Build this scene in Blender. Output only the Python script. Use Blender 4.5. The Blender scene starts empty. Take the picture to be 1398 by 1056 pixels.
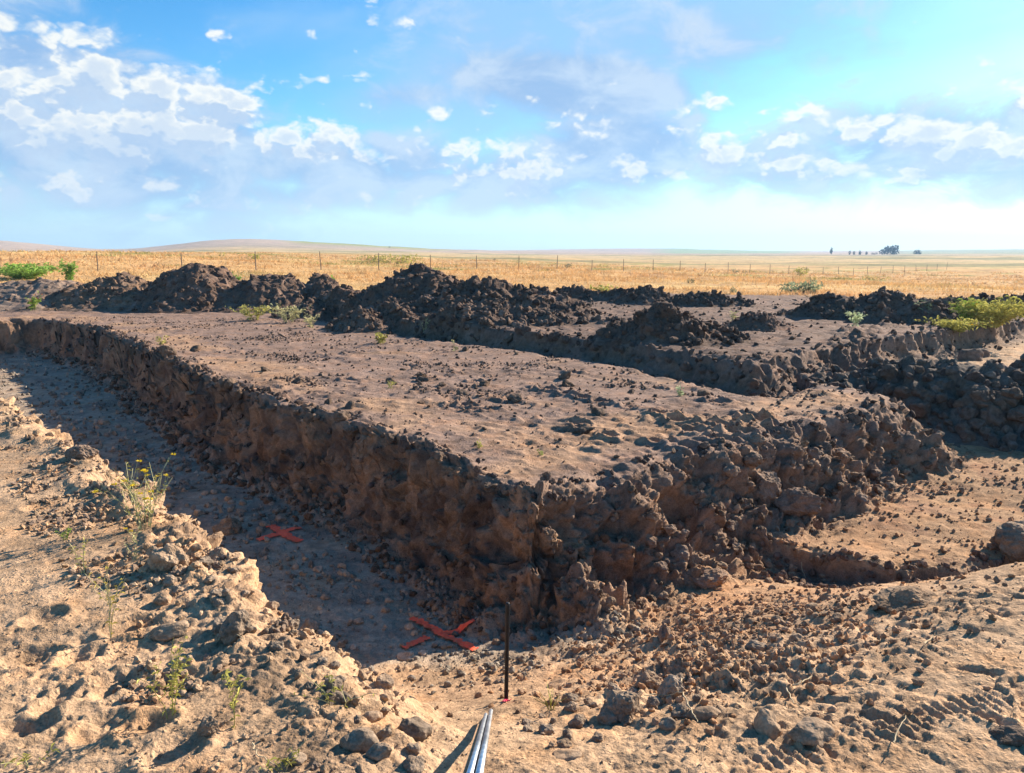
import bpy, math, random
import numpy as np
from mathutils import Vector, Matrix

# ------------------------------------------------------------------ camera, sky, sun, exposure
sc = bpy.context.scene
COL = sc.collection
FPX, CX, CY = 1070.0, 699.0, 528.0          # focal length and centre of the photograph in its own pixels
PITCH = math.atan((CY - 350.0) / FPX)
CAMH = 1.7
cam_data = bpy.data.cameras.new('camera')
cam = bpy.data.objects.new('camera', cam_data)
COL.objects.link(cam)
cam.location = (0, 0, CAMH)
cam.rotation_euler = (math.pi / 2 - PITCH, 0, 0)
cam_data.sensor_width = 36.0
cam_data.lens = 36.0 * FPX / 1398.0
cam_data.clip_start = 0.05
cam_data.clip_end = 20000
sc.camera = cam

SUN_AZ, SUN_EL = 50.0, 26.0                  # degrees; azimuth clockwise from +Y
sun_dir = Vector((math.sin(math.radians(SUN_AZ)) * math.cos(math.radians(SUN_EL)),
                  math.cos(math.radians(SUN_AZ)) * math.cos(math.radians(SUN_EL)),
                  math.sin(math.radians(SUN_EL))))
sl = bpy.data.lights.new('sun', 'SUN')
sl.energy = 4.9
sl.angle = math.radians(0.55)
sl.color = (1.0, 0.88, 0.73)
so = bpy.data.objects.new('sun', sl)
COL.objects.link(so)
so.rotation_euler = sun_dir.to_track_quat('Z', 'Y').to_euler()

sc.view_settings.view_transform = 'Standard'
sc.view_settings.look = 'None'
sc.view_settings.gamma = 1.0
sc.view_settings.use_curve_mapping = False
sc.view_settings.exposure = 1.35
SKY_STRENGTH = 0.068
sc.cycles.max_bounces = 5
sc.cycles.diffuse_bounces = 3
sc.cycles.caustics_reflective = False
sc.cycles.caustics_refractive = False

def px_dir(px, py):
    d = np.array([(px - CX) / FPX,
                  math.cos(PITCH) + math.sin(PITCH) * (CY - py) / FPX,
                  -math.sin(PITCH) + math.cos(PITCH) * (CY - py) / FPX])
    return d / np.linalg.norm(d)

def ground(px, py, z):
    """world XY of a point of the photograph that lies at height z"""
    d = px_dir(px, py)
    t = (z - CAMH) / d[2]
    return (d[0] * t, d[1] * t)

def azel(px, py):
    d = px_dir(px, py)
    return math.atan2(d[0], d[1]), math.asin(d[2])

# ------------------------------------------------------------------ node helper
class NT:
    def __init__(s, tree): s.t = tree
    def new(s, kind, **kw):
        n = s.t.nodes.new(kind)
        for k, v in kw.items(): setattr(n, k, v)
        return n
    def put(s, sock, v):
        if isinstance(v, bpy.types.NodeSocket): s.t.links.new(v, sock)
        else: sock.default_value = v
    def m(s, op, a, b=None, c=None, clamp=False):
        n = s.new('ShaderNodeMath', operation=op, use_clamp=clamp)
        s.put(n.inputs[0], a)
        if b is not None: s.put(n.inputs[1], b)
        if c is not None: s.put(n.inputs[2], c)
        return n.outputs[0]
    def ramp(s, v, a, b, lo=0.0, hi=1.0, smooth=True):
        n = s.new('ShaderNodeMapRange', interpolation_type='SMOOTHSTEP' if smooth else 'LINEAR')
        s.put(n.inputs['Value'], v)
        n.inputs['From Min'].default_value = a; n.inputs['From Max'].default_value = b
        n.inputs['To Min'].default_value = lo; n.inputs['To Max'].default_value = hi
        return n.outputs[0]
    def mix(s, f, a, b, blend='MIX'):
        n = s.new('ShaderNodeMix', data_type='RGBA', blend_type=blend)
        s.put(n.inputs[0], f); s.put(n.inputs[6], a); s.put(n.inputs[7], b)
        return n.outputs[2]
    def noise(s, vec, scale, detail=4.0, rough=0.55, dist=0.0, out=0, lac=2.0):
        n = s.new('ShaderNodeTexNoise')
        s.put(n.inputs['Vector'], vec)
        n.inputs['Scale'].default_value = scale; n.inputs['Detail'].default_value = detail
        n.inputs['Roughness'].default_value = rough; n.inputs['Distortion'].default_value = dist
        n.inputs['Lacunarity'].default_value = lac
        return n.outputs[out]
    def xyz(s, x, y, z):
        n = s.new('ShaderNodeCombineXYZ'); s.put(n.inputs[0], x); s.put(n.inputs[1], y); s.put(n.inputs[2], z)
        return n.outputs[0]

# ------------------------------------------------------------------ world: Nishita sky with a belt of cumulus
CLOUDS = [  # px, py, half width, half height (photograph pixels), amount, tilt
    (30, 120, 200, 75, .70, .28), (190, 150, 140, 55, .66, .35), (290, 145, 55, 42, .60, 0), (330, 190, 60, 30, .62, .2),
    (120, 250, 330, 30, .35, 0), (430, 195, 75, 26, .66, 0), (520, 215, 120, 28, .58, 0),
    (620, 205, 65, 30, .66, 0), (700, 235, 100, 26, .58, 0), (560, 265, 130, 22, .30, 0),
    (800, 175, 52, 28, .64, .2), (850, 215, 120, 34, .53, 0), (985, 220, 40, 28, .62, 0),
    (1090, 215, 90, 34, .52, 0), (1220, 175, 110, 30, .60, .2), (1340, 195, 110, 34, .62, .1),
    (1250, 235, 150, 24, .40, 0), (850, 245, 60, 12, .45, 0), (435, 112, 58, 9, .46, -.12),
    (602, 151, 15, 12, .62, 0), (292, 49, 20, 10, .52, 0), (335, 68, 30, 8, .40, .3),
    (500, 10, 60, 20, .36, .3), (600, 70, 60, 16, .20, .35), (940, 145, 60, 20, .36, -.2),
    (1330, 135, 60, 14, .36, 0), (60, 48, 40, 8, .40, .1),
    (-250, 160, 240, 70, .5, .1), (1650, 180, 240, 60, .5, .1),
]
world = bpy.data.worlds.new('World')
sc.world = world
world.use_nodes = True
wt = world.node_tree
wt.nodes.clear()
W = NT(wt)

def cloud_group():
    g = bpy.data.node_groups.new('cloud_amount', 'ShaderNodeTree')
    g.interface.new_socket('Az', in_out='INPUT', socket_type='NodeSocketFloat')
    g.interface.new_socket('El', in_out='INPUT', socket_type='NodeSocketFloat')
    g.interface.new_socket('Amount', in_out='OUTPUT', socket_type='NodeSocketFloat')
    g.interface.new_socket('Body', in_out='OUTPUT', socket_type='NodeSocketFloat')
    G = NT(g)
    gi = G.new('NodeGroupInput'); go = G.new('NodeGroupOutput')
    az, el = gi.outputs[0], gi.outputs[1]
    total = None
    for (px, py, hw, hh, amt, tilt) in CLOUDS:
        a0, e0 = azel(px, py)
        sa, se = hw / FPX, hh / FPX
        dx = G.m('SUBTRACT', az, a0); dy = G.m('SUBTRACT', el, e0)
        if tilt: dy = G.m('MULTIPLY_ADD', dx, tilt, dy)
        dx = G.m('MULTIPLY', dx, 1 / sa); dy = G.m('MULTIPLY', dy, 1 / se)
        r2 = G.m('ADD', G.m('MULTIPLY', dx, dx), G.m('MULTIPLY', dy, dy))
        v = G.m('MULTIPLY', G.m('EXPONENT', G.m('MULTIPLY', r2, -0.55)), amt)
        total = v if total is None else G.m('MAXIMUM', total, v)
    vec = G.xyz(az, G.m('MULTIPLY', el, 1.55), 0.0)
    big = G.noise(vec, 7.0, 2.0, 0.5, 0.0)
    fine = G.noise(vec, 24.0, 6.0, 0.62, 0.2)
    vo = G.new('ShaderNodeTexVoronoi', feature='F1'); warp = G.noise(vec, 30.0, 2.0, 0.5, 0.0, 1)
    wv = G.new('ShaderNodeVectorMath', operation='MULTIPLY_ADD'); G.put(wv.inputs[0], warp); wv.inputs[1].default_value = (.035, .035, 0); G.put(wv.inputs[2], vec)
    G.put(vo.inputs['Vector'], wv.outputs[0]); vo.inputs['Scale'].default_value = 19.0; vo.inputs['Detail'].default_value = 2.0; vo.inputs['Roughness'].default_value = .55; vo.inputs['Lacunarity'].default_value = 2.3;
    puff = G.m('SUBTRACT', 1.0, vo.outputs['Distance'])
    n = G.m('ADD', G.m('ADD', G.m('MULTIPLY', big, 0.6), G.m('MULTIPLY', fine, 0.75)), G.m('MULTIPLY', puff, 0.55))
    v = G.m('SUBTRACT', G.m('ADD', total, n), 1.035)
    G.put(go.inputs[0], G.ramp(v, 0.0, 0.27))
    G.put(go.inputs[1], v)
    return g

tc = W.new('ShaderNodeTexCoord')
sep = W.new('ShaderNodeSeparateXYZ'); W.put(sep.inputs[0], tc.outputs['Generated'])
az = W.m('ARCTAN2', sep.outputs[0], sep.outputs[1])
el = W.m('ARCSINE', sep.outputs[2])
cg = cloud_group()
def cloud(a, e):
    n = W.new('ShaderNodeGroup'); n.node_tree = cg
    W.put(n.inputs[0], a); W.put(n.inputs[1], e)
    return n
c0 = cloud(az, el)
c1 = cloud(W.m('ADD', az, 0.008), W.m('ADD', el, 0.016))     # a little towards the sun: rims catch the light
sky = W.new('ShaderNodeTexSky', sky_type='NISHITA')
sky.sun_disc = False
sky.sun_elevation = math.radians(SUN_EL)
sky.sun_rotation = math.radians(SUN_AZ)
sky.altitude = 800; sky.air_density = 1.0; sky.dust_density = 0.6; sky.ozone_density = 2.0
hsv = W.new('ShaderNodeHueSaturation'); W.put(hsv.inputs['Color'], sky.outputs[0])
hsv.inputs['Saturation'].default_value = 1.42; hsv.inputs['Value'].default_value = 1.12
rim = W.ramp(W.m('SUBTRACT', c0.outputs[1], c1.outputs[1]), -0.05, 0.14)
thick = W.ramp(c0.outputs[1], 0.12, 0.48)
lit = W.m('MULTIPLY', W.m('MULTIPLY_ADD', rim, 0.85, 0.15), W.m('SUBTRACT', 1.2, W.m('MULTIPLY', thick, 0.75)), clamp=True)
ccol = W.mix(lit, (2.6, 3.6, 5.0, 1), (6.0, 6.0, 5.6, 1))
low = W.ramp(el, 0.01, 0.17)                                  # clouds near the horizon are seen through more air
cover = W.m('MULTIPLY', c0.outputs[0], W.m('MULTIPLY_ADD', low, 0.55, 0.40))
# thin grey-blue altostratus sheet
sheet = W.noise(W.xyz(az, W.m('MULTIPLY', el, 2.2), 3.0), 3.2, 5.0, 0.55, 0.3)
a0, e0 = azel(830, 70)
gx = W.m('MULTIPLY', W.m('SUBTRACT', az, a0), 1 / 0.36); gy = W.m('MULTIPLY', W.m('SUBTRACT', el, e0), 1 / 0.11)
gg = W.m('EXPONENT', W.m('MULTIPLY', W.m('ADD', W.m('MULTIPLY', gx, gx), W.m('MULTIPLY', gy, gy)), -0.8))
sheet_amt = W.ramp(W.m('ADD', sheet, W.m('MULTIPLY', gg, 0.32)), 0.52, 0.86, 0.0, 0.75)
base = W.mix(sheet_amt, W.mix(1.0, hsv.outputs[0], (.92, 1.05, 1.03, 1), 'MULTIPLY'), (2.2, 3.7, 5.4, 1))
hz = W.ramp(el, -0.02, 0.17, 0.7, 0.0)
base = W.mix(hz, base, (3.5, 4.7, 5.4, 1))
# soft grey-blue bodies and bases behind the bright cumulus tops
veil = None
for (px, py, hw, hh, amt, tilt) in [(60, 150, 250, 95, 1.0, .25), (250, 180, 110, 65, .9, .25), (480, 228, 230, 40, .75, 0), (700, 245, 180, 42, .7, 0), (850, 205, 110, 55, .95, 0),
                                    (780, 120, 150, 42, .95, .1), (930, 60, 260, 60, .45, 0), (700, 70, 160, 50, .4, .1), (560, 130, 110, 20, .5, -.1), (1090, 225, 170, 48, .7, 0), (1250, 200, 150, 52, .85, .1), (1420, 200, 150, 60, .8, 0), (300, 262, 420, 26, .6, 0), (1000, 275, 500, 22, .2, 0)]:
    va, ve = azel(px, py)
    dx = W.m('SUBTRACT', az, va); dy = W.m('SUBTRACT', el, ve)
    if tilt: dy = W.m('MULTIPLY_ADD', dx, tilt, dy)
    dx = W.m('MULTIPLY', dx, FPX / hw); dy = W.m('MULTIPLY', dy, FPX / hh)
    q = W.m('MULTIPLY', W.m('EXPONENT', W.m('MULTIPLY', W.m('ADD', W.m('MULTIPLY', dx, dx), W.m('MULTIPLY', dy, dy)), -0.7)), amt)
    veil = q if veil is None else W.m('MAXIMUM', veil, q)
vn = W.noise(W.xyz(az, W.m('MULTIPLY', el, 1.8), 7.0), 11.0, 5.0, 0.6, 0.4)
vv = W.m('ADD', veil, W.m('MULTIPLY', vn, 1.3))
vamt = W.ramp(vv, 0.84, 1.30, 0.0, 0.9)
vcol = W.mix(W.ramp(vn, .36, .64), (1.9, 3.0, 4.7, 1), (3.5, 4.3, 5.3, 1))
base = W.mix(vamt, base, vcol)
col = W.mix(cover, base, ccol)
bg = W.new('ShaderNodeBackground'); W.put(bg.inputs[0], col); bg.inputs[1].default_value = SKY_STRENGTH
wo = W.new('ShaderNodeOutputWorld'); wt.links.new(bg.outputs[0], wo.inputs[0])

# ------------------------------------------------------------------ numpy noise
rng = np.random.default_rng(7)
random.seed(7)
PERM = rng.permutation(256).astype(np.int32); PERM = np.concatenate([PERM, PERM, PERM])
_a = rng.uniform(0, 2 * np.pi, 256); G2 = np.stack([np.cos(_a), np.sin(_a)], 1).astype(np.float32)
_g = rng.normal(size=(256, 3)); G3 = (_g / np.linalg.norm(_g, axis=1)[:, None]).astype(np.float32)

def n2(x, y):
    x = np.asarray(x, np.float32); y = np.asarray(y, np.float32)
    fx0 = np.floor(x); fy0 = np.floor(y)
    xi = fx0.astype(np.int32) & 255; yi = fy0.astype(np.int32) & 255
    fx = x - fx0; fy = y - fy0
    u = fx * fx * fx * (fx * (fx * 6 - 15) + 10); v = fy * fy * fy * (fy * (fy * 6 - 15) + 10)
    def g(i, j, dx, dy):
        h = G2[PERM[PERM[xi + i] + yi + j]]
        return h[..., 0] * dx + h[..., 1] * dy
    a = g(0, 0, fx, fy); b = g(1, 0, fx - 1, fy); c = g(0, 1, fx, fy - 1); d = g(1, 1, fx - 1, fy - 1)
    p = a + u * (b - a); q = c + u * (d - c)
    return (p + v * (q - p)) * 1.5

def n3(x, y, z):
    x = np.asarray(x, np.float32); y = np.asarray(y, np.float32); z = np.asarray(z, np.float32)
    x0 = np.floor(x); y0 = np.floor(y); z0 = np.floor(z)
    xi = x0.astype(np.int32) & 255; yi = y0.astype(np.int32) & 255; zi = z0.astype(np.int32) & 255
    fx = x - x0; fy = y - y0; fz = z - z0
    u = fx * fx * (3 - 2 * fx); v = fy * fy * (3 - 2 * fy); w = fz * fz * (3 - 2 * fz)
    def g(i, j, k):
        h = G3[PERM[PERM[PERM[xi + i] + yi + j] + zi + k]]
        return h[..., 0] * (fx - i) + h[..., 1] * (fy - j) + h[..., 2] * (fz - k)
    def lx(j, k):
        a = g(0, j, k); return a + u * (g(1, j, k) - a)
    def ly(k):
        a = lx(0, k); return a + v * (lx(1, k) - a)
    a = ly(0)
    return (a + w * (ly(1) - a)) * 1.5

def fbm2(x, y, o=4, g=0.5):
    s = 0; a = 1.0; f = 1.0
    for i in range(o):
        s = s + a * n2(x * f + 17.3 * i, y * f - 9.1 * i); a *= g; f *= 2.03
    return s

def fbm3(p, f, o=3, g=0.5):
    s = 0; a = 1.0
    for i in range(o):
        s = s + a * n3(p[:, 0] * f + 3.7 * i, p[:, 1] * f + 11.3 * i, p[:, 2] * f - 5.9 * i); a *= g; f *= 2.07
    return s

def worley3(p, f, seed=0):
    """cells of broken soil: nearest and second distance, a random value and a random tilted plane per cell"""
    q = (p * f).astype(np.float32)
    b = np.floor(q - 0.5)
    best = np.full(len(q), 9.0, np.float32); sec = np.full(len(q), 9.0, np.float32); val = np.zeros(len(q), np.int32); tilt = np.zeros(len(q), np.float32)
    for i in (0, 1):
        for j in (0, 1):
            for k in (0, 1):
                c = b + np.array([i, j, k], np.float32)
                ci = c.astype(np.int32)
                h = PERM[PERM[PERM[(ci[:, 0] + seed) & 255] + (ci[:, 1] & 255)] + (ci[:, 2] & 255)]
                v = c + G3[h] * 0.38 + 0.5 - q
                d = np.sqrt((v ** 2).sum(1))
                m = d < best
                sec = np.where(m, best, np.minimum(sec, d)); val = np.where(m, h, val); best = np.where(m, d, best)
                tilt = np.where(m, (v * G3[(h * 7 + 3) & 255]).sum(1), tilt)
    return best, sec, val / 255.0, tilt

def sstep(x, a, b):
    t = np.clip((x - a) / (b - a), 0, 1); return t * t * (3 - 2 * t)

def sdf(x, y, poly):
    """signed distance to a polygon, positive inside"""
    poly = np.asarray(poly, np.float32)
    d = np.full(x.shape, 1e9, np.float32); inside = np.zeros(x.shape, bool)
    n = len(poly)
    for i in range(n):
        ax, ay = poly[i]; bx, by = poly[(i + 1) % n]
        ex, ey = bx - ax, by - ay
        wx, wy = x - ax, y - ay
        t = np.clip((wx * ex + wy * ey) / (ex * ex + ey * ey + 1e-9), 0, 1)
        d = np.minimum(d, (wx - ex * t) ** 2 + (wy - ey * t) ** 2)
        c = (ay > y) != (by > y)
        inside ^= c & (x < ex * (y - ay) / (ey if abs(ey) > 1e-9 else 1e-9) + ax)
    return np.where(inside, 1, -1) * np.sqrt(d)

def polydist(x, y, pts):
    pts = np.asarray(pts, np.float32); d = np.full(x.shape, 1e9, np.float32)
    for i in range(len(pts) - 1):
        ax, ay = pts[i]; ex, ey = pts[i + 1] - pts[i]
        t = np.clip(((x - ax) * ex + (y - ay) * ey) / (ex * ex + ey * ey + 1e-9), 0, 1)
        d = np.minimum(d, (x - ax - ex * t) ** 2 + (y - ay - ey * t) ** 2)
    return np.sqrt(d)

# ------------------------------------------------------------------ shape of the site
def G(L, z): return [ground(a, b, z) for a, b in L]
PAD = ([(-40, 3), (-17, 18.6)] + G([(55, 436)], 0) + G([(130, 450), (180, 470), (232, 497), (285, 520), (340, 543), (400, 560), (470, 583), (550, 605),
        (600, 635), (650, 660), (690, 676), (735, 684)], 0)
       + G([(795, 665), (850, 650), (905, 637), (960, 622), (1010, 611), (1060, 600), (1110, 586), (1140, 575), (1190, 562), (1238, 553), (1226, 542), (1195, 533), (1120, 516)], 0)
       + [(7, 16), (15, 24), (40, 45), (40, 80), (-40, 80)])
BLOCK = (G([(470, 424), (560, 438), (640, 447), (700, 453), (760, 459), (850, 469), (950, 486), (1030, 500), (1058, 493), (1100, 482), (1150, 474), (1200, 463), (1260, 456), (1330, 447), (1398, 437), (1500, 428)], .25)
         + [(40, 60), (40, 80), (-8, 80), (-8, 30)])
NEAR = (G([(610, 1010), (580, 968), (540, 938), (505, 905), (470, 872), (420, 828), (370, 790), (330, 752), (290, 715), (240, 688), (200, 655), (150, 622), (100, 590), (40, 556), (0, 533), (-120, 493)], 0.05)
        + [(-17, 21.9), (-30, 21), (-30, -12), (-0.25, -12), (-0.25, 0.8), (-0.2, 2.0)])
FLOOR = (G([(1000, 726), (1050, 738), (1100, 752), (1150, 768), (1200, 778), (1260, 780), (1345, 772), (1440, 752)], -.72) + [(9, 6), (9, 12), (4, 11), (2.2, 8.2), (1.2, 7)])

CTRL = []
for px, py, z in [(20, 497, -.9), (-150, 480, -.9), (90, 530, -.9), (150, 562, -.9), (300, 665, -.9), (400, 745, -.9), (560, 865, -.88), (680, 885, -.82), (650, 918, -.74), (760, 885, -.74),
                  (600, 955, -.6), (690, 958, -.34), (685, 1012, -.12), (690, 1056, -.02), (780, 905, -.62), (860, 905, -.5), (900, 855, -.74), (960, 835, -.7), (1010, 835, -.6), (1050, 790, -.88),
                  (1120, 790, -1.0), (1200, 798, -1.08), (1330, 792, -1.05),
                  (1398, 768, -.12), (1330, 790, -.20), (1270, 803, -.24), (1200, 815, -.28), (1130, 822, -.40), (1070, 850, -.34), (1000, 915, -.2), (940, 1000, -.03), (1100, 935, -.07), (1200, 900, -.06),
                  (1390, 850, 0), (1300, 950, .0), (1390, 1040, 0), (1100, 1050, 0), (850, 1000, -.08), (800, 1050, 0), (850, 955, -.22),
                  (1185, 524, -.25), (1290, 492, -.22), (1398, 472, -.2), (1300, 600, -.6), (1390, 605, -.62), (1500, 560, -.55)]:
    x, y = ground(px, py, z); CTRL.append((x, y, z))
for x, y, z in [(-9, 16, -.9), (-14, 20, -.9), (-4, 9, -.9), (0, 0, 0), (2, 0, 0), (6, 2, 0), (7, 4, 0), (-2, -3, 0), (4, -4, 0), (10, 8, -.4), (14, 16, -.2), (22, 24, -.1), (2.5, 6.7, -.8), (1.3, 6.0, -.8), (3.6, 7.9, -.7), (4.6, 8.6, -.66), (6, 5, 0), (9, 6, 0), (9, 3, 0)]:
    CTRL.append((x, y, z))
CTRL = np.array(CTRL)
def _fit():
    n = len(CTRL)
    D = np.sqrt(((CTRL[:, None, :2] - CTRL[None, :, :2]) ** 2).sum(2) + .01)
    A = np.zeros((n + 1, n + 1)); A[:n, :n] = D - np.eye(n) * 0.02; A[:n, n] = 1; A[n, :n] = 1
    return np.linalg.solve(A, np.append(CTRL[:, 2], 0)).astype(np.float32)
RBFW = _fit()
def lower(x, y):
    z = np.full(x.shape, RBFW[-1], np.float32)
    for (cx, cy, _), w in zip(CTRL, RBFW):
        z += w * np.sqrt((x - np.float32(cx)) ** 2 + (y - np.float32(cy)) ** 2 + .01)
    return np.clip(z, -1.12, 0.12)

def field_rise(x, y):
    """the plain falls away to the right beyond the site and climbs again to the skyline"""
    r = np.sqrt(x * x + y * y)
    A = np.interp(r, [26, 32, 65, 150, 600], [0, .12, 1, 1, 0]); B = np.interp(r, [100, 300, 700, 1500, 6000], [0, .8, 2.8, 5.5, 24])
    return (A * (.3 - .036 * np.clip(x, -45, 45)) + B).astype(np.float32)

DENTS = []   # hollows left by wheels and feet in the level ground: x, y, length, width, depth, angle
def dents(L, z, length, width, depth, ang):
    for px, py in L:
        x, y = ground(px, py, z)
        DENTS.append((x, y, length * rng.uniform(.8, 1.2), width * rng.uniform(.8, 1.2), depth * rng.uniform(.8, 1.2), ang + rng.normal(0, .25)))
dents([(740, 532), (752, 535), (776, 541), (800, 547), (822, 553)], 0, .28, .16, .075, -.6)
dents([(622, 553), (640, 556), (660, 561)], 0, .3, .13, .06, -.5)
dents([(792, 580), (830, 595)], 0, .30, .17, .06, -.8)
dents([(905, 570), (930, 577), (955, 590), (985, 583), (1010, 592), (1040, 578), (1060, 590), (900, 602), (940, 610), (985, 600), (1075, 603), (1020, 575)], 0, .3, .2, .07, -.5)
dents([(1240, 875), (1330, 800), (1370, 840), (1225, 890), (1180, 925), (1260, 985), (1190, 985), (1340, 930), (1150, 870), (1290, 790), (1140, 990), (1250, 1020), (1360, 1000)], -.04, .18, .07, .016, -.5)
dents([(60, 850), (110, 900), (80, 960), (140, 1000), (30, 1000), (200, 1000), (90, 640), (60, 700), (150, 720), (180, 860), (40, 900), (240, 1040), (300, 900), (150, 940)], 0, .22, .15, .03, .9)
dents([(560, 500), (480, 520), (700, 545), (650, 520), (420, 505), (860, 560), (600, 480), (520, 470), (780, 510), (900, 530), (980, 550)], 0, .26, .14, .05, -.4)

def field_edge(x, y):
    # where the stripped soil stops and grass begins (distance from the standpoint, by bearing)
    a = np.degrees(np.arctan2(x, y)); r = np.sqrt(x * x + y * y)
    e = np.interp(a, [-60, -34, -28, -20, -10, 0, 8, 18, 28, 34, 60], [33, 33, 31.5, 30, 28.5, 28, 30, 31, 30, 29, 30])
    return r - e - 1.6 * n2(x * .25, y * .25) - .8 * n2(x * .9, y * .9)

def surface(x, y, sink=True):
    """height of the ground without its small relief, with the masks that colour and roughen it"""
    x = x.astype(np.float32); y = y.astype(np.float32)
    r = np.sqrt(x * x + y * y)
    wx = .13 * n2(x * 1.3, y * 1.3) + .07 * n2(x * 3.7 + 9, y * 3.7) + .03 * n2(x * 11, y * 11 + 4)
    wy = .13 * n2(x * 1.3 + 31, y * 1.3) + .07 * n2(x * 3.7, y * 3.7 + 13) + .03 * n2(x * 11 + 7, y * 11)
    xe, ye = x + wx, y + wy
    zl = lower(x, y)
    # left bank of the cut
    sn = sdf(xe, ye, NEAR)
    rub = np.clip(fbm2(x * 1.4 + 5, y * 1.4, 3) * 1.2 + .25, 0, 1) * (1 - .75 * sstep(y, 4.6, 6.5))
    berm = np.exp(-((sn - .22) / .22) ** 2)
    zn = .04 * n2(x * .8, y * .8) + .075 * berm * (0.35 + rub) + .03
    tn = np.interp(sn, [-.5, -.2, -.02, .10, .22], [0, .16, .62, .95, 1]).astype(np.float32)
    soft = sstep(y, 2.0, 3.1) # the ramp by the camera has no lip
    tn2 = sstep(sn, -.7, .35)
    tn = tn * soft + tn2 * (1 - soft)
    z = zl + (zn - zl) * tn
    # raised floor on the right
    sf = sdf(xe, ye, FLOOR)
    tf = np.interp(sf, [-.12, -.03, .03, .1], [0, .2, .9, 1]).astype(np.float32)
    zf = -.72 + .03 * n2(x * 1.1, y * 1.1) + .05 * sstep(x, 4, 8)
    zf = np.maximum(zf, zl)
    z = np.where(zl < zf, z + (zf - z) * tf, z)
    # first pad
    sp = sdf(xe, ye, PAD)
    right = sstep(x - .0 * y, .15, .7)
    rag = .16 * n2(x * 2.3 + 50, y * 2.3) + .22 * np.exp(-((x - .45) / .45) ** 2 - ((y - 5.0) / .6) ** 2)
    tl = np.interp(sp, [-.42, -.16, -.06, .03, .12], [0, .14, .34, .9, 1]).astype(np.float32)
    tr = np.interp(sp + rag * right, [-.60, -.32, -.16, -.02, .14, .3], [0, .16, .5, .72, .94, 1]).astype(np.float32)
    end = sstep(x + y * .3, 7.15, 7.6)
    te = sstep(sp, -.55, .25)
    tp = tl + (tr - tl) * right
    tp = tp * (1 - end) + te * end
    zp = .035 * n2(x * .45, y * .45) + .02 * n2(x * 1.7 + 3, y * 1.7)
    lip = .05 * np.exp(-((sp - .12) / .13) ** 2) * np.clip(.3 + n2(x * 2.1, y * 2.1 + 8) * 1.6, 0, 1.4)
    z = z + (zp + lip - z) * tp
    # second, higher block behind
    sb = sdf(xe, ye, BLOCK)
    tb = np.interp(sb, [-.35, -.15, -.03, .05, .18], [0, .12, .4, .9, 1]).astype(np.float32)
    ditch = -.17 * np.exp(-((sb + .32) / .26) ** 2) * (sp > .2)
    zb = .25 + .05 * n2(x * .5, y * .5 + 20)
    z = z + ditch
    z = z + (zb - z) * tb
    z = z + field_rise(x, y) - (1.2 * sstep(field_edge(x, y), .6, 3.0) if sink else 0)
    for (dx, dy, L, w, dep, a) in DENTS:
        ca, sa = math.cos(a), math.sin(a)
        m = (np.abs(x - dx) < L * 1.6) & (np.abs(y - dy) < L * 1.6)
        if not m.any(): continue
        u = (x[m] - dx) * ca + (y[m] - dy) * sa; v = -(x[m] - dx) * sa + (y[m] - dy) * ca
        q = np.sqrt((u / L * 2) ** 2 + (v / w * 2) ** 2)
        z[m] += -dep * np.clip(1.15 - q, 0, 1) ** .7 + dep * .45 * np.exp(-((q - 1.25) / .3) ** 2)
    return z, dict(sn=sn, sp=sp, sb=sb, sf=sf, tp=tp, tn=tn, tb=tb, tf=tf, right=right, r=r, zl=zl, berm=berm * tn, rub=rub)

# ------------------------------------------------------------------ mesh / object helpers
def mesh_arrays(name, V, quads=None, tris=None, smooth=True):
    me = bpy.data.meshes.new(name)
    V = np.ascontiguousarray(V, np.float32)
    me.vertices.add(len(V)); me.vertices.foreach_set('co', V.ravel())
    parts = []; starts = []; tot = 0
    if quads is not None and len(quads):
        q = np.ascontiguousarray(quads, np.int32); parts.append(q.ravel()); starts.append(np.arange(len(q)) * 4); tot = len(q) * 4
    if tris is not None and len(tris):
        t = np.ascontiguousarray(tris, np.int32); parts.append(t.ravel()); starts.append(tot + np.arange(len(t)) * 3)
    loops = np.concatenate(parts); st = np.concatenate(starts).astype(np.int32)
    me.loops.add(len(loops)); me.loops.foreach_set('vertex_index', loops)
    me.polygons.add(len(st)); me.polygons.foreach_set('loop_start', st)
    me.update(calc_edges=True)
    me.polygons.foreach_set('use_smooth', np.full(len(st), smooth))
    return me

def set_color(me, colors, name='soil'):
    a = me.color_attributes.new(name, 'FLOAT_COLOR', 'POINT')
    c = np.ones((len(me.vertices), 4), np.float32); c[:, :3] = colors
    a.data.foreach_set('color', c.ravel())

def obj(name, me, mat=None, parent=None, loc=None, kind=None):
    o = bpy.data.objects.new(name, me); COL.objects.link(o)
    if mat is not None and me is not None and not me.materials: me.materials.append(mat)
    if parent: o.parent = parent
    if loc is not None: o.location = loc
    if kind: o['kind'] = kind
    return o

def tag(o, label, cat, group=None):
    o['label'] = label; o['category'] = cat
    if group: o['group'] = group
    return o

def grid_quads(nr, nc):
    i = np.arange(nr - 1)[:, None] * nc + np.arange(nc - 1)[None, :]
    return np.stack([i, i + 1, i + nc + 1, i + nc], -1).reshape(-1, 4)

def grid_normals(X, Y, Z):
    P = np.stack([X, Y, Z], -1)
    du = np.gradient(P, axis=1); dv = np.gradient(P, axis=0)
    n = np.cross(du, dv); n /= np.linalg.norm(n, axis=-1, keepdims=True) + 1e-9
    n[n[..., 2] < 0] *= -1
    return n

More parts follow.
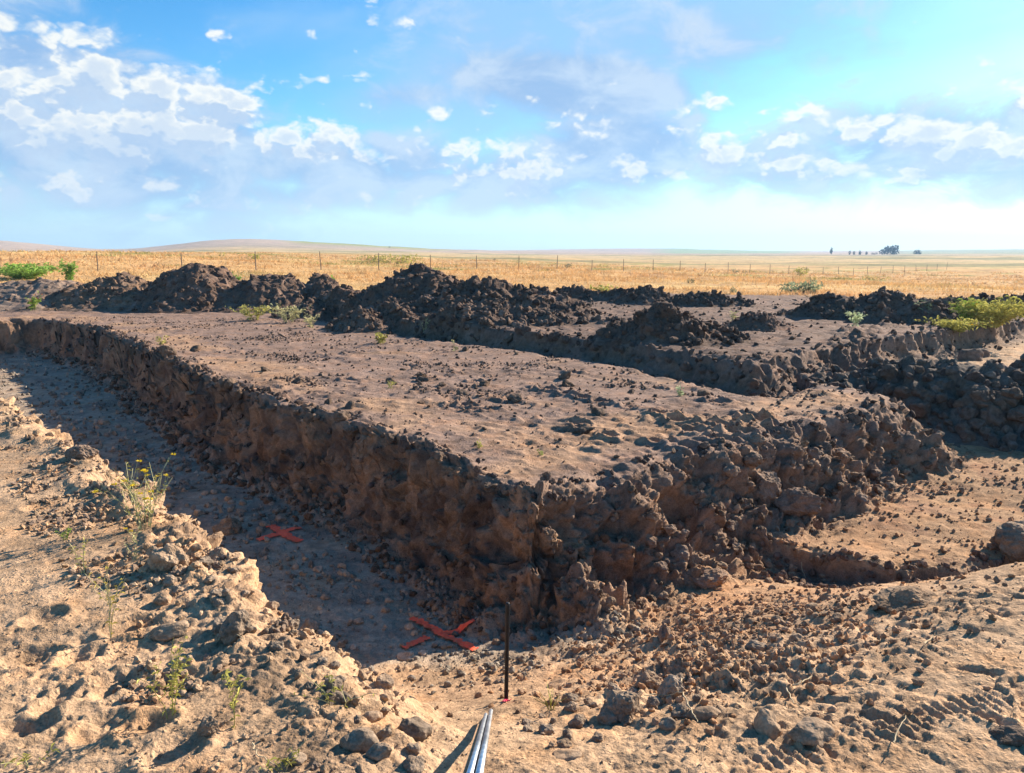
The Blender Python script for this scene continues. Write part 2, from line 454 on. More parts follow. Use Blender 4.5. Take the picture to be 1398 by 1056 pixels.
# ------------------------------------------------------------------ materials
def soil_material(name, attr='soil', bump=1.0, fixed=None, speckle=.35):
    m = bpy.data.materials.new(name); m.use_nodes = True
    t = m.node_tree; t.nodes.clear(); S = NT(t)
    geo = S.new('ShaderNodeNewGeometry'); pos = geo.outputs['Position']
    if fixed is None:
        a = S.new('ShaderNodeVertexColor'); a.layer_name = attr; base = a.outputs[0]
    else: base = fixed
    big = S.noise(pos, 1.7, 4, .6); mid = S.noise(pos, 14, 5, .65); fine = S.noise(pos, 90, 4, .7)
    v = S.m('ADD', S.m('MULTIPLY', S.ramp(big, .3, .7), .35), S.m('MULTIPLY', S.ramp(mid, .3, .7), .5))
    v = S.m('ADD', S.m('MULTIPLY', S.ramp(fine, .3, .7), .5), v)
    val = S.m('ADD', v, .38)
    c = S.mix(1.0, base, S.xyz(val, val, val), 'MULTIPLY')
    warm = S.ramp(S.noise(pos, 3.1, 3, .6), .45, .7, 0, .45)
    c = S.mix(warm, c, S.mix(1.0, c, (1.22, .98, .74, 1), 'MULTIPLY'))
    vo = S.new('ShaderNodeTexVoronoi'); S.put(vo.inputs['Vector'], pos); vo.inputs['Scale'].default_value = 42
    sp = S.m('MULTIPLY', S.ramp(vo.outputs['Distance'], .12, .30, 1, 0), S.ramp(S.noise(pos, 7, 2), .5, .66))
    rc = S.mix(vo.outputs['Color'], (.55, .5, .46, 1), (1.35, 1.3, 1.25, 1))
    c = S.mix(S.m('MULTIPLY', sp, speckle), c, S.mix(1.0, c, rc, 'MULTIPLY'))
    b = S.new('ShaderNodeBsdfPrincipled'); S.put(b.inputs['Base Color'], c)
    b.inputs['Roughness'].default_value = .95; b.inputs['Specular IOR Level'].default_value = .12
    h = S.m('ADD', S.m('MULTIPLY', mid, .55), S.m('MULTIPLY', fine, .22))
    h = S.m('ADD', h, S.m('MULTIPLY', S.ramp(vo.outputs['Distance'], 0, .45, .22, 0), S.ramp(S.noise(pos, 5, 2), .4, .6)))
    bp = S.new('ShaderNodeBump'); bp.inputs['Strength'].default_value = .9 * bump; bp.inputs['Distance'].default_value = .035
    S.put(bp.inputs['Height'], h); S.put(b.inputs['Normal'], bp.outputs[0])
    o = S.new('ShaderNodeOutputMaterial'); t.links.new(b.outputs[0], o.inputs[0])
    return m

def plain(name, color, rough=.8, metal=0.0, vary=.25, scale=30.0, trans=0.0, attr=None):
    m = bpy.data.materials.new(name); m.use_nodes = True
    t = m.node_tree; S = NT(t); b = t.nodes['Principled BSDF']
    tcn = S.new('ShaderNodeTexCoord')
    n = S.noise(tcn.outputs['Object'], scale, 4, .6)
    f = S.ramp(n, .3, .7, 1 - vary, 1 + vary)
    base = (*color, 1)
    if attr:
        a = S.new('ShaderNodeVertexColor'); a.layer_name = attr; base = a.outputs[0]
    c = S.mix(1.0, base, S.xyz(f, f, f), 'MULTIPLY')
    S.put(b.inputs['Base Color'], c)
    b.inputs['Roughness'].default_value = rough; b.inputs['Metallic'].default_value = metal
    b.inputs['Specular IOR Level'].default_value = .3 if metal else .2
    if trans:
        out = t.nodes['Material Output']
        tr = S.new('ShaderNodeBsdfTranslucent'); S.put(tr.inputs[0], c)
        mx = S.new('ShaderNodeMixShader'); mx.inputs[0].default_value = trans
        t.links.new(b.outputs[0], mx.inputs[1]); t.links.new(tr.outputs[0], mx.inputs[2]); t.links.new(mx.outputs[0], out.inputs[0])
    return m

M_SOIL = soil_material('soil')
M_CLOD = soil_material('clod_soil', bump=.8)
M_STONE = soil_material('stone', bump=.35, speckle=.2)

# soil colours (albedo)
DRY = np.array([.40, .262, .156]); PADC = np.array([.225, .150, .112]); DARK = np.array([.085, .058, .045])
WALLC = np.array([.245, .160, .102]); ORANGE = np.array([.34, .195, .105]); GRAVEL = np.array([.32, .245, .175])
HEAPC = np.array([.120, .078, .056]); OCHRE = np.array([.34, .21, .11])

# ------------------------------------------------------------------ ground
NCOL, NROW = 900, 1000
C0Y = -2.2                                  # the fan of mesh columns opens from behind the standpoint
AZ = np.radians(np.linspace(-40, 40, NCOL))
def build_ground():
    R0, R1 = 2.9, 46.0
    ncc = 260
    azc = np.linspace(AZ[0], AZ[-1], ncc)
    rr = np.geomspace(R0, R1, 1500)
    Rg, Ag = np.meshgrid(rr, azc, indexing='ij')
    X = Rg * np.sin(Ag); Y = Rg * np.cos(Ag) + C0Y
    Z, _ = surface(X, Y)
    D = np.sqrt(X ** 2 + Y ** 2)
    th = np.arctan2(Z - CAMH, D)
    ds = np.sqrt(np.diff(Rg, axis=0) ** 2 + np.diff(Z, axis=0) ** 2)
    dist = np.sqrt(D ** 2 + (Z - CAMH) ** 2)[1:]
    met = np.sqrt((np.diff(th, axis=0)) ** 2 + (.5 * ds / dist / (1 + dist / 16)) ** 2)
    k = 9
    met = np.apply_along_axis(lambda v: np.convolve(np.pad(v, k // 2, mode='edge'), np.ones(k) / k, 'valid'), 0, met)
    cum = np.vstack([np.zeros(ncc), np.cumsum(met, axis=0)])
    cum /= cum[-1]
    RR = np.empty((NROW, ncc))
    u = np.linspace(0, 1, NROW)
    for j in range(ncc): RR[:, j] = np.interp(u, cum[:, j], rr)
    # smooth a little sideways, then widen to all columns
    for _ in range(2):
        cs = np.cumsum(np.pad(RR, ((0, 0), (2, 2)), mode='edge'), axis=1); RR = np.concatenate([cs[:, 4:5], cs[:, 5:] - cs[:, :-5]], 1) / 5
    RRf = np.empty((NROW, NCOL))
    for i in range(NROW): RRf[i] = np.interp(AZ, azc, RR[i])
    X = RRf * np.sin(AZ)[None]; Y = RRf * np.cos(AZ)[None] + C0Y
    Z, m = surface(X, Y)
    N = grid_normals(X, Y, Z)
    Nraw = N
    for ax in (0, 1):
        k = 17 if ax == 0 else 21
        pad_ = [(0, 0)] * 3; pad_[ax] = (k // 2 + 1, k // 2)
        cs = np.cumsum(np.pad(N, pad_, mode='edge'), axis=ax)
        N = (cs[k:] - cs[:-k] if ax == 0 else cs[:, k:] - cs[:, :-k]) / k
    N = N / np.linalg.norm(N, axis=-1, keepdims=True)
    x, y, z = X.ravel(), Y.ravel(), Z.ravel(); P = np.stack([x, y, z], 1)
    n = N.reshape(-1, 3)
    gap = np.maximum(np.sqrt(np.gradient(X, axis=0) ** 2 + np.gradient(Y, axis=0) ** 2 + np.gradient(Z, axis=0) ** 2), RRf * (AZ[1] - AZ[0])).ravel()
    def fits(freq): return 1 - sstep(gap * freq, .28, .62)      # leave relief finer than the mesh to the material
    f = {k: v.ravel() for k, v in m.items()}
    steep = sstep(1 - n[:, 2], .12, .55)
    pad = sstep(f['sp'], .02, .3) * (1 - f['tb'])
    wallp = sstep(f['sp'] + .25 * f['right'], -.48, -.12) * (1 - sstep(f['sp'], .0, .25))
    gravel = sstep(-f['zl'], .55, .8) * (1 - f['tn']) * (1 - f['tp'])
    rubble = np.clip(f['berm'] * (.3 + f['rub']), 0, 1)
    # rubble slopes on the right of the ramp and under the right wall
    slope_r = np.exp(-((x - .9) / .75) ** 2 - ((y - 4.0) / 1.0) ** 2) + np.exp(-((x - 1.0) / .4) ** 2 - ((y - 3.35) / .3) ** 2)
    rubble = np.clip(np.maximum(rubble, slope_r * .8), 0, 1)
    flatc = np.clip(1 - steep - rubble, 0, 1)
    right = f['right']
    # --- relief
    d = np.zeros(len(x), np.float32)
    a_w = np.maximum(steep * .9, wallp)
    far = 1 / (1 + (f['r'] / 22) ** 3)
    d += a_w * (.085 * fbm3(P, 1.9, 2) + .0)
    Pw = P + .05 * np.stack([n3(x * 3, y * 3, z * 3), n3(x * 3 + 9, y * 3, z * 3), n3(x * 3, y * 3 + 9, z * 3)], 1)
    rid = 1 - np.abs(fbm3(P, 3.0, 2, .5))
    d += a_w * (.05 + .03 * right) * (rid - .75)
    for fq, sd, aw, ar, ag, ap in [(4.2, 0, .085 - .010 * right, .034, .0, .0), (10.0, 40, .052 - .010 * right, .026, .003, .003), (22.0, 90, .014, .014, .008, .003), (45.0, 17, .006, .007, .006, .002)]:
        w, s_, v, tl_ = worley3(Pw, fq, sd)
        amp = (a_w * aw + rubble * ar + gravel * ag + ap) * fits(fq)
        d += amp * ((v - .5) * 1.0 + tl_ * 1.15) * sstep(s_ - w, .0, .16) - amp * .45 * (1 - sstep(s_ - w, .0, .10))
    # flutes running down the right wall
    along = x * .77 + y * .63
    d += a_w * right * .045 * n2(along * 5.5 + .5 * n2(along * 2, z * 2), z * 1.1)
    d -= a_w * .13 * sstep(n3(x * 2.6 + 4, y * 2.6, z * 3.4), .15, .5) * (1 - sstep(z, -.25, -.08))     # undercut pockets
    # trampled level ground: soft lumps with sharp edges, drawn out along the wheel tracks
    ca, sa = math.cos(-.62), math.sin(-.62)
    u_ = x * ca + y * sa; v_ = -x * sa + y * ca
    wv = n2(u_ * 3.2 + .6 * n2(v_ * 2, u_ * 2), v_ * 6.5)
    patch = np.clip(.65 + .8 * n2(x * .55 + 3, y * .55), .3, 1.3) * (1 - .65 * np.exp(-((x + .3) / 1.1) ** 2 - ((y - 6.5) / 1.0) ** 2))
    wv2 = n2(u_ * 7.5 + 3, v_ * 13.0) * fits(11); wv3 = n2(x * 22, y * 22) * fits(18); wv4 = n2(x * 46, y * 46 + 2) * fits(36)
    d += pad * patch * (.036 * np.maximum(wv, -.2) + .030 * np.maximum(wv2, -.2) + .012 * wv3 + .005 * wv4)
    lumps = np.maximum(n2(u_ * 5.0 + .5 * n2(x * 3, y * 3), v_ * 8.5 + 30) - .12, 0) * fits(8)
    lumps2 = np.maximum(n2(u_ * 10 + 60, v_ * 15) - .15, 0) * fits(14)
    d += pad * np.clip(patch + .15, 0, 1.3) * (.075 * lumps + .075 * lumps2)
    d += f['tb'] * (.12 * lumps + .07 * lumps2)
    dry = (1 - f['tp']) * (1 - gravel) * flatc
    for tx, ty, tz, ta, tl2, tw in [(1080, 1032, -.02, .35, .16, .07), (1300, 885, -.03, .2, .22, .08), (1235, 985, 0, .5, .2, .08), (1130, 540, 0, -.6, .7, .2), (1330, 960, 0, .3, .2, .08), (1190, 870, -.08, .1, .2, .08)]:
        gx_, gy_ = ground(tx, ty, tz); q1 = (x - gx_) * math.cos(ta) + (y - gy_) * math.sin(ta); q2 = -(x - gx_) * math.sin(ta) + (y - gy_) * math.cos(ta)
        wd = .045 if tl2 < .5 else .14
        d += (.011 if tl2 < .5 else .03) * np.exp(-(q1 / tl2) ** 4 - (q2 / tw) ** 4) * np.sin(q1 * 6.283 / wd + 1.2 * n2(x * 9, y * 9)) * fits(1.6 / wd)
    pw, ps, pv, pt = worley3(np.stack([x + .06 * n2(x * 4, y * 4), y + .06 * n2(x * 4 + 5, y * 4), z * 0 + .3], 1), 3.4, 77)
    plate = dry * sstep(x, .7, 1.5) * np.clip(.5 + 1.2 * n2(x * 1.3 + 40, y * 1.3), 0, 1)
    d += plate * (.030 * pt + .012 * (pv - .5) - .016 * (1 - sstep(ps - pw, .0, .10)))
    pd = np.clip(.5 + 1.1 * n2(x * .9 + 13, y * .9), .1, 1.3)
    d += dry * pd * 1.35 * (.020 * n2(x * 4.2 + .8 * n2(x * 3, y * 3), y * 4.2) + .012 * np.abs(n2(x * 9.5, y * 9.5)) + .008 * wv3 + .004 * wv4)
    d += f['tb'] * (.045 * n2(u_ * 3, v_ * 5.5) + .035 * wv2 + .015 * wv3)
    d += gravel * (.012 * n2(x * 6, y * 6) + .008 * wv3)
    d += (.003 * wv4 + rubble * .01 * wv3 + rubble * .05 * n2(x * 3.3, y * 3.3))
    P = P + n * d[:, None].astype(np.float32)
    # --- colour
    c = np.tile(DRY, (len(x), 1))
    def over(c, col, w): return c + (col - c) * np.clip(w, 0, 1)[:, None]
    j1 = fbm2(x * .7, y * .7, 4); j2 = fbm2(x * 2.4 + 40, y * 2.4, 4)
    c = over(c, DRY * .68, .7 * sstep(j1 + .5 * j2, .0, .8))
    fl = sstep(f['sf'], -.1, .2) * (1 - f['tn'])
    c = over(c, DRY * [.80, .72, .64], fl * .9); c = over(c, np.array([.24, .13, .075]), fl * sstep(j2 + .3 * j1, -.05, .5) * .7)
    c = over(c, ORANGE, np.clip(np.exp(-((x - 1.7) / 1.0) ** 2 - ((y - 5.2) / .8) ** 2) * 1.1 + .5 * np.exp(-((x - 2.6) / .9) ** 2 - ((y - 6.4) / .5) ** 2) + .55 * np.exp(-((x - .2) / .8) ** 2 - ((y - 3.9) / .5) ** 2), 0, .9) * (1 - f['tn']))
    grl = gravel * (1 - sstep(x + .45 * (y - 5), .35, .9)) * sstep(y, 4.2, 4.75)
    c = over(c, GRAVEL, grl)
    c = over(c, DARK * 1.8, grl * .42 * sstep(j2 + j1 * .5, .05, .6))
    c = over(c, PADC, sstep(f['sp'], -.15, .1))
    c = over(c, DRY * [.88, .82, .80], pad * sstep(j1 * .8 + np.exp(-((f['sp'] - .9) / .7) ** 2) * .8, .25, 1.0) * .75)
    c = over(c, PADC * .62, pad * .6 * sstep(j2, .15, .75))
    c = over(c, DARK * 1.7, sstep(f['sf'], -.32, -.12) * (1 - sstep(f['sf'], -.02, .05)) * (1 - f['tp']) * (x > 1.5) * .85)  # step face painted darker to deepen its shade
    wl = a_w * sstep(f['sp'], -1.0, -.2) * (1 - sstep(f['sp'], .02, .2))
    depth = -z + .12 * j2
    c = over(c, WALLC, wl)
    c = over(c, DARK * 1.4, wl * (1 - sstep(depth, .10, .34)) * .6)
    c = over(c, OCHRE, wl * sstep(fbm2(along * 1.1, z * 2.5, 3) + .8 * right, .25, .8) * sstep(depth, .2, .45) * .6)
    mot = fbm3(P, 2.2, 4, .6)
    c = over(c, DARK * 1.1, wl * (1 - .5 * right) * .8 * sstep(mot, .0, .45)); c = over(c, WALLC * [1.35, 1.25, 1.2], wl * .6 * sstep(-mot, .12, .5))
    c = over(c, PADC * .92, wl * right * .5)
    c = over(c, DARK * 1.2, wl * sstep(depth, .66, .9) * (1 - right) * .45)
    wb = sstep(f['sb'], -.5, -.1)
    c = over(c, PADC * .62, wb * (1 - f['tb']) * .9); c = over(c, PADC * .8, f['tb'])
    c = over(c, DARK * 1.4, f['tb'] * .85 * sstep(j2 + .4 * j1 + .35, .0, .6) * (1 - sstep(x - .25 * (y - 14), 3.2, 5.5)))
    c = over(c, DARK * 1.5, rubble * .35 * sstep(j2, .0, .5))
    c = over(c, np.array([.40, .25, .12]), sstep(field_edge(x, y), -1, 1))
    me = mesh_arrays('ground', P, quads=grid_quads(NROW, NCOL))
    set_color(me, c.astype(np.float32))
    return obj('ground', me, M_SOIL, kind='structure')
GROUND = build_ground()

# ground around and behind the standpoint, seen only from other positions
def build_apron():
    a = np.radians(np.linspace(0, 360, 181)); rr = np.concatenate([np.linspace(0.2, 6, 40), np.geomspace(6.3, 60, 50)])
    R_, A_ = np.meshgrid(rr, a, indexing='ij')
    X = R_ * np.sin(A_); Y = R_ * np.cos(A_) - 2.2
    Z, m = surface(X, Y)
    ang = np.abs((A_ + np.pi) % (2 * np.pi) - np.pi)
    inside = (ang < math.radians(39.0)) & (R_ > 2.95)
    Z = Z + .01 * n2(X * 6, Y * 6) - .012
    V = np.stack([X, Y, Z], -1).reshape(-1, 3)
    q = grid_quads(len(rr), len(a)); keep = ~inside.ravel()[q].all(1)
    me = mesh_arrays('surrounding_ground', V, quads=q[keep])
    set_color(me, np.tile(DRY * .9, (len(V), 1)))
    return obj('surrounding_ground', me, M_SOIL, kind='structure')
build_apron()
bpy.context.view_layer.update()

DOWN = Vector((0, 0, -1))
def drop(x, y, o=None):
    h, p, n, _ = (o or GROUND).ray_cast(Vector((x, y, 50)), DOWN)
    return (p, n) if h else (Vector((x, y, float(surface(np.array([x]), np.array([y]))[0][0]))), Vector((0, 0, 1)))
def hit(px, py, o=None):
    d = Vector(px_dir(px, py))
    h, p, n, _ = (o or GROUND).ray_cast(Vector((0, 0, CAMH)), d)
    return (p, n) if h else (None, None)

# ------------------------------------------------------------------ grass field with the low hills behind
def field_height(x, y):
    r = np.sqrt(x * x + y * y); a = np.degrees(np.arctan2(x, y))
    z = field_rise(x, y) + .2 * sstep(x, -9, 1)
    z = z + np.interp(r, [30, 60, 200, 800], [0, .12, .6, 1.5]) * n2(x * .02, y * .02) * .6
    # long rise on the left: its skyline bends as in the photograph
    def hill(a0, wl, wr, top, r0, wid):
        s = np.where(a < a0, np.exp(-np.abs((a - a0) / wl) ** 2.2), np.exp(-np.abs((a - a0) / wr) ** 1.6))
        return top * s * np.exp(-((r - r0) / wid) ** 2)
    z = z + hill(-18.5, 6.0, 13, 15.5, 900, 330) + hill(-33, 7, 5, 13, 1050, 330) + hill(2, 10, 8, 6.0, 1500, 420) + hill(11, 7, 10, 7.0, 1450, 350) + hill(-50, 10, 10, 14, 1100, 330) + hill(33, 10, 14, 6, 1500, 400)
    return z

def field_color(x, y):
    r = np.sqrt(x * x + y * y); a = np.degrees(np.arctan2(x, y))
    g1 = fbm2(x * .045, y * .045, 4); g2 = fbm2(x * .16 + 7, y * .16, 4); g3 = fbm2(x * .008 + 3, y * .013, 3)
    c = np.tile(np.array([.62, .37, .155]), (len(x), 1))
    def over(c, col, w): return c + (np.array(col) - c) * np.clip(w, 0, 1)[:, None]
    c = over(c, [.66, .44, .19], sstep(g1, -.1, .6) * .8)
    c = over(c, [.55, .32, .16], sstep(g2, .15, .7) * .55)
    c = over(c, [.27, .26, .06], sstep(g1 * .6 + g2 * .8, .22, .65) * .85 * sstep(r, 40, 65))
    c = over(c, [.56, .41, .20], sstep(r, 110, 330) * .8)
    c = over(c, [.20, .21, .085], sstep(g3, .0, .4) * sstep(r, 110, 220) * .75)
    c = over(c, [.47, .345, .255], sstep(r, 480, 640) * .85)                      # stubble on the far slopes
    c = over(c, [.33, .33, .08], sstep(a, -16.5, -14.5) * (1 - sstep(a, -8, -2)) * sstep(r, 640, 760) * .95)     # crop on the shoulder of the hill
    c = over(c, [.29, .37, .16], sstep(a, 9, 12) * (1 - sstep(a, 18, 21)) * sstep(r, 700, 900) * .9)
    c = over(c, [.27, .33, .15], sstep(a, 24, 27) * sstep(r, 500, 800) * .7)
    return c

def field_material():
    m = bpy.data.materials.new('dry_grass_field'); m.use_nodes = True
    t = m.node_tree; S = NT(t); b = t.nodes['Principled BSDF']
    a = S.new('ShaderNodeVertexColor'); a.layer_name = 'soil'
    geo = S.new('ShaderNodeNewGeometry'); pos = geo.outputs['Position']
    n1 = S.noise(pos, .9, 5, .7); n2_ = S.noise(pos, .12, 5, .65)
    f = S.m('ADD', S.ramp(n1, .25, .75, .62, 1.12), S.ramp(n2_, .3, .7, -.12, .24))
    c = S.mix(1.0, a.outputs[0], S.xyz(f, f, f), 'MULTIPLY')
    S.put(b.inputs['Base Color'], c); b.inputs['Roughness'].default_value = 1.0; b.inputs['Specular IOR Level'].default_value = .05
    bp = S.new('ShaderNodeBump'); bp.inputs['Strength'].default_value = .6; bp.inputs['Distance'].default_value = .5
    S.put(bp.inputs['Height'], S.noise(pos, 2.2, 5, .7)); S.put(b.inputs['Normal'], bp.outputs[0])
    return m

def build_field():
    a = np.radians(np.linspace(-72, 72, 330)); rr = np.geomspace(24, 2300, 260)
    R_, A_ = np.meshgrid(rr, a, indexing='ij')
    X = R_ * np.sin(A_); Y = R_ * np.cos(A_)
    e = field_edge(X, Y)
    Z = field_height(X, Y) + np.interp(e, [-2.5, 0, 1.2, 4], [-1.8, -.03, .08, .12]) + .05 * n2(X * .5, Y * .5)
    Z = Z + .25 * np.interp(R_, [40, 90], [0, 1]) * n2(X * .09, Y * .09)
    me = mesh_arrays('grass_field', np.stack([X, Y, Z], -1).reshape(-1, 3), quads=grid_quads(len(rr), len(a)))
    set_color(me, field_color(X.ravel(), Y.ravel()))
    return obj('grass_field', me, field_material(), kind='structure')
FIELD = build_field()
bpy.context.view_layer.update()

# ------------------------------------------------------------------ stones and clods
def ico(sub):
    t = (1 + 5 ** .5) / 2
    v = [(-1, t, 0), (1, t, 0), (-1, -t, 0), (1, -t, 0), (0, -1, t), (0, 1, t), (0, -1, -t), (0, 1, -t), (t, 0, -1), (t, 0, 1), (-t, 0, -1), (-t, 0, 1)]
    f = [(0, 11, 5), (0, 5, 1), (0, 1, 7), (0, 7, 10), (0, 10, 11), (1, 5, 9), (5, 11, 4), (11, 10, 2), (10, 7, 6), (7, 1, 8), (3, 9, 4), (3, 4, 2), (3, 2, 6), (3, 6, 8), (3, 8, 9), (4, 9, 5), (2, 4, 11), (6, 2, 10), (8, 6, 7), (9, 8, 1)]
    v = [np.array(p) / np.linalg.norm(p) for p in v]
    for _ in range(sub):
        c = {}; nf = []
        def mid(a, b):
            k = (min(a, b), max(a, b))
            if k not in c:
                p = v[a] + v[b]; v.append(p / np.linalg.norm(p)); c[k] = len(v) - 1
            return c[k]
        for a, b, d in f:
            ab, bd, da = mid(a, b), mid(b, d), mid(d, a)
            nf += [(a, ab, da), (b, bd, ab), (d, da, bd), (ab, bd, da)]
        f = nf
    return np.array(v, np.float32), np.array(f, np.int32)
ICO = [ico(i) for i in range(5)]

def rock_shape(sub, planes=9, rough=.10, seed=0, squash=(1, .85, .7), lump=.18):
    r = np.random.default_rng(seed + 1000)
    v, f = ICO[sub]; v = v.copy()
    off = r.uniform(0, 60, 3)
    nd = r.normal(size=(planes, 3)); nd /= np.linalg.norm(nd, axis=1)[:, None]
    k = r.uniform(.66, .98, planes)
    s = np.ones(len(v))
    for n, d in zip(nd, k):
        dot = v @ n
        s = np.minimum(s, np.where(dot > .05, d / np.maximum(dot, .05), 9))
    s = s * (1 + lump * n3(v[:, 0] * 1.3 + off[0], v[:, 1] * 1.3 + off[1], v[:, 2] * 1.3 + off[2]))
    if sub >= 2:
        s = s * (1 + rough * fbm3(v + off, 2.2, 4, .6))
    v = v * s[:, None] * np.array(squash)
    return v.astype(np.float32), f

def rot_many(n):
    q = rng.normal(size=(n, 4)); q /= np.linalg.norm(q, axis=1)[:, None]
    w, x, y, z = q.T
    return np.stack([np.stack([1 - 2 * (y * y + z * z), 2 * (x * y - z * w), 2 * (x * z + y * w)], -1),
                     np.stack([2 * (x * y + z * w), 1 - 2 * (x * x + z * z), 2 * (y * z - x * w)], -1),
                     np.stack([2 * (x * z - y * w), 2 * (y * z + x * w), 1 - 2 * (x * x + y * y)], -1)], 1)

SMALL = [rock_shape(0, 0, 0, i, (1, .8, .62), .9) for i in range(14)]
MEDIUM = [rock_shape(1, 7, 0, 50 + i, (1, .85, .68), .5) for i in range(14)]

def scatter_mesh(name, pts, size, colors, mat, parent=None, big=.022):
    """joins many tiny stones into one mesh"""
    n = len(pts); R = rot_many(n); VV, TT, CC = [], [], []; base = 0
    kind = rng.integers(0, 14, n)
    dist = np.linalg.norm(pts[:, :2], axis=1)
    for k in range(14):
        for med in (False, True):
            sel = np.where((kind == k) & ((size / dist > big / 4) == med))[0]
            if not len(sel): continue
            v, f = (MEDIUM if med else SMALL)[k]
            w = np.einsum('nij,vj->nvi', R[sel], v) * size[sel, None, None] + pts[sel, None, :]
            VV.append(w.reshape(-1, 3)); CC.append(np.repeat(colors[sel], len(v), 0))
            TT.append((f[None] + (base + np.arange(len(sel)) * len(v))[:, None, None]).reshape(-1, 3)); base += len(sel) * len(v)
    me = mesh_arrays(name, np.concatenate(VV), tris=np.concatenate(TT), smooth=False)
    set_color(me, np.concatenate(CC))
    return obj(name, me, mat, parent, kind='stuff')

def pick(n, test, xr, yr, pw=1.0):
    """random points of the plan for which test(masks) holds, thinning out with distance"""
    out = []; have = 0
    while have < n:
        x = rng.uniform(*xr, 6000); y = rng.uniform(*yr, 6000)
        d = np.sqrt(x * x + y * y)
        z, m = surface(x, y)
        w = test(m, x, y, z) * np.minimum(1, (3.5 / d) ** pw)
        k = rng.uniform(0, 1, 6000) < w
        out.append(np.stack([x[k], y[k]], 1)); have += k.sum()
        if len(out) > 120: break
    return np.concatenate(out)[:n]

def settle(xy, size, sink=.25):
    p = np.array([tuple(drop(a, b)[0]) for a, b in xy], np.float32).reshape(-1, 3)
    p[:, 2] += size * (.55 - sink)
    return p
def sizes(n, lo, hi, k=2.6): return (lo + (hi - lo) * rng.uniform(0, 1, n) ** k).astype(np.float32)
def tint(n, col, var=.25, alt=None, share=.3):
    c = np.tile(np.asarray(col, np.float32), (n, 1))
    if alt is not None:
        m = rng.uniform(0, 1, n) < share; c[m] = alt
    return (c * rng.uniform(1 - var, 1 + var, (n, 1))).astype(np.float32)

def clump(x, y, f=.9, lo=.0, hi=.5): return sstep(fbm2(x * f + 71, y * f + 3, 3), lo, hi)
def in_gravel(m, x, y, z): return ((m['zl'] < -.62) & (m['tn'] < .1) & (m['tp'] < .12) & (x + .45 * (y - 5) < 1.0)) * (.25 + .75 * clump(x, y, 1.5))
def in_foot(m, x, y, z): return ((m['sp'] > -.5) & (m['sp'] < -.08) & (z < -.2)) * 1.0
def in_rim(m, x, y, z): return ((m['sp'] > -.08) & (m['sp'] < .28) & (m['tb'] < .1) & (y < 23)) * (.15 + .85 * clump(x, y, 2.5))
def in_pad(m, x, y, z): return ((m['sp'] > .25) & (m['tb'] < .05)) * (.12 + .88 * clump(x, y, .7, .05, .6))
def in_lip(m, x, y, z): return ((m['sn'] > -.05) & (m['sn'] < .85) & (y < 9)) * (.05 + .95 * clump(x, y, 1.3, .0, .4)) * (1 - .7 * sstep(y, 5, 7))
def in_dry(m, x, y, z): return ((m['tp'] < .02) & (m['zl'] > -.35) | (m['sn'] > .5)) * (.15 + .85 * clump(x, y, 1.1))
def in_slope(m, x, y, z): return np.clip(np.exp(-((x - 1.25) / .8) ** 2 - ((y - 4.4) / .9) ** 2) + .9 * np.exp(-((x - .9) / .5) ** 2 - ((y - 3.4) / .35) ** 2), 0, 1) * (m['tp'] < .3)
def in_floor(m, x, y, z): return ((m['tf'] > .6) & (m['tp'] < .1)) * (.25 + .75 * clump(x, y, 1.2))
def in_step(m, x, y, z): return ((m['sf'] > -.5) & (m['sf'] < .15) & (m['tp'] < .2) & (x > 1.5)) * 1.0
def in_block(m, x, y, z): return ((m['sb'] > -.4) & (y < 27) & (m['sb'] < 12)) * (.1 + .9 * np.exp(-(m['sb'] / .35) ** 2) + .3 * clump(x, y, .5, .1, .5))

for name, n, test, xr, yr, pw, lo, hi, kk, col, alt, share in [
    ('gravel_stones', 4600, in_gravel, (-13, 1.2), (3.2, 21), 1.0, .007, .036, 3.0, (.19, .16, .125), (.30, .25, .19), .35),
    ('wall_foot_clods', 2200, in_foot, (-13, 6), (4, 21), .8, .010, .05, 2.4, (.13, .085, .055), (.24, .16, .10), .3),
    ('rim_clods', 1500, in_rim, (-13, 6), (5, 22), .9, .010, .04, 2.2, (.16, .11, .08), (.09, .062, .05), .5),
    ('pad_clods', 4500, in_pad, (-14, 8), (5.4, 22), .75, .006, .026, 3.0, (.20, .137, .10), (.10, .07, .055), .45),
    ('bank_clods', 3600, in_lip, (-7, .2), (1.6, 9), .6, .005, .030, 2.8, (.33, .225, .14), (.20, .14, .10), .3),
    ('dry_crumbs', 5200, in_dry, (-7, 6), (1.4, 9), .7, .003, .013, 3.2, (.36, .245, .15), (.22, .155, .105), .3),
    ('slope_clods', 3800, in_slope, (-.5, 3.4), (2.6, 6.6), .2, .006, .030, 2.8, (.29, .185, .115), (.34, .19, .10), .35),
    ('floor_clods', 3600, in_floor, (1, 9), (5.5, 12), .6, .006, .026, 3.0, (.30, .20, .125), (.35, .20, .11), .4),
    ('step_clods', 900, in_step, (1.5, 5), (4.8, 7.5), .2, .012, .05, 2.2, (.24, .155, .10), (.14, .09, .065), .4),
    ('block_clods', 2600, in_block, (-4, 18), (9.5, 27), .5, .010, .042, 2.4, (.13, .088, .064), (.085, .06, .048), .4)]:
    xy = pick(n, test, xr, yr, pw); s = sizes(len(xy), lo, hi, kk)
    s *= np.clip(np.linalg.norm(xy, axis=1) / 7, .85, 1.5)
    scatter_mesh(name, settle(xy, s), s, tint(len(xy), col, .3, alt, share), M_CLOD)

# ------------------------------------------------------------------ spoil heaps
def crest_point(px, py, r):
    d = px_dir(px, py); h = math.hypot(d[0], d[1])
    return d[0] / h * r, d[1] / h * r, CAMH + d[2] / h * r

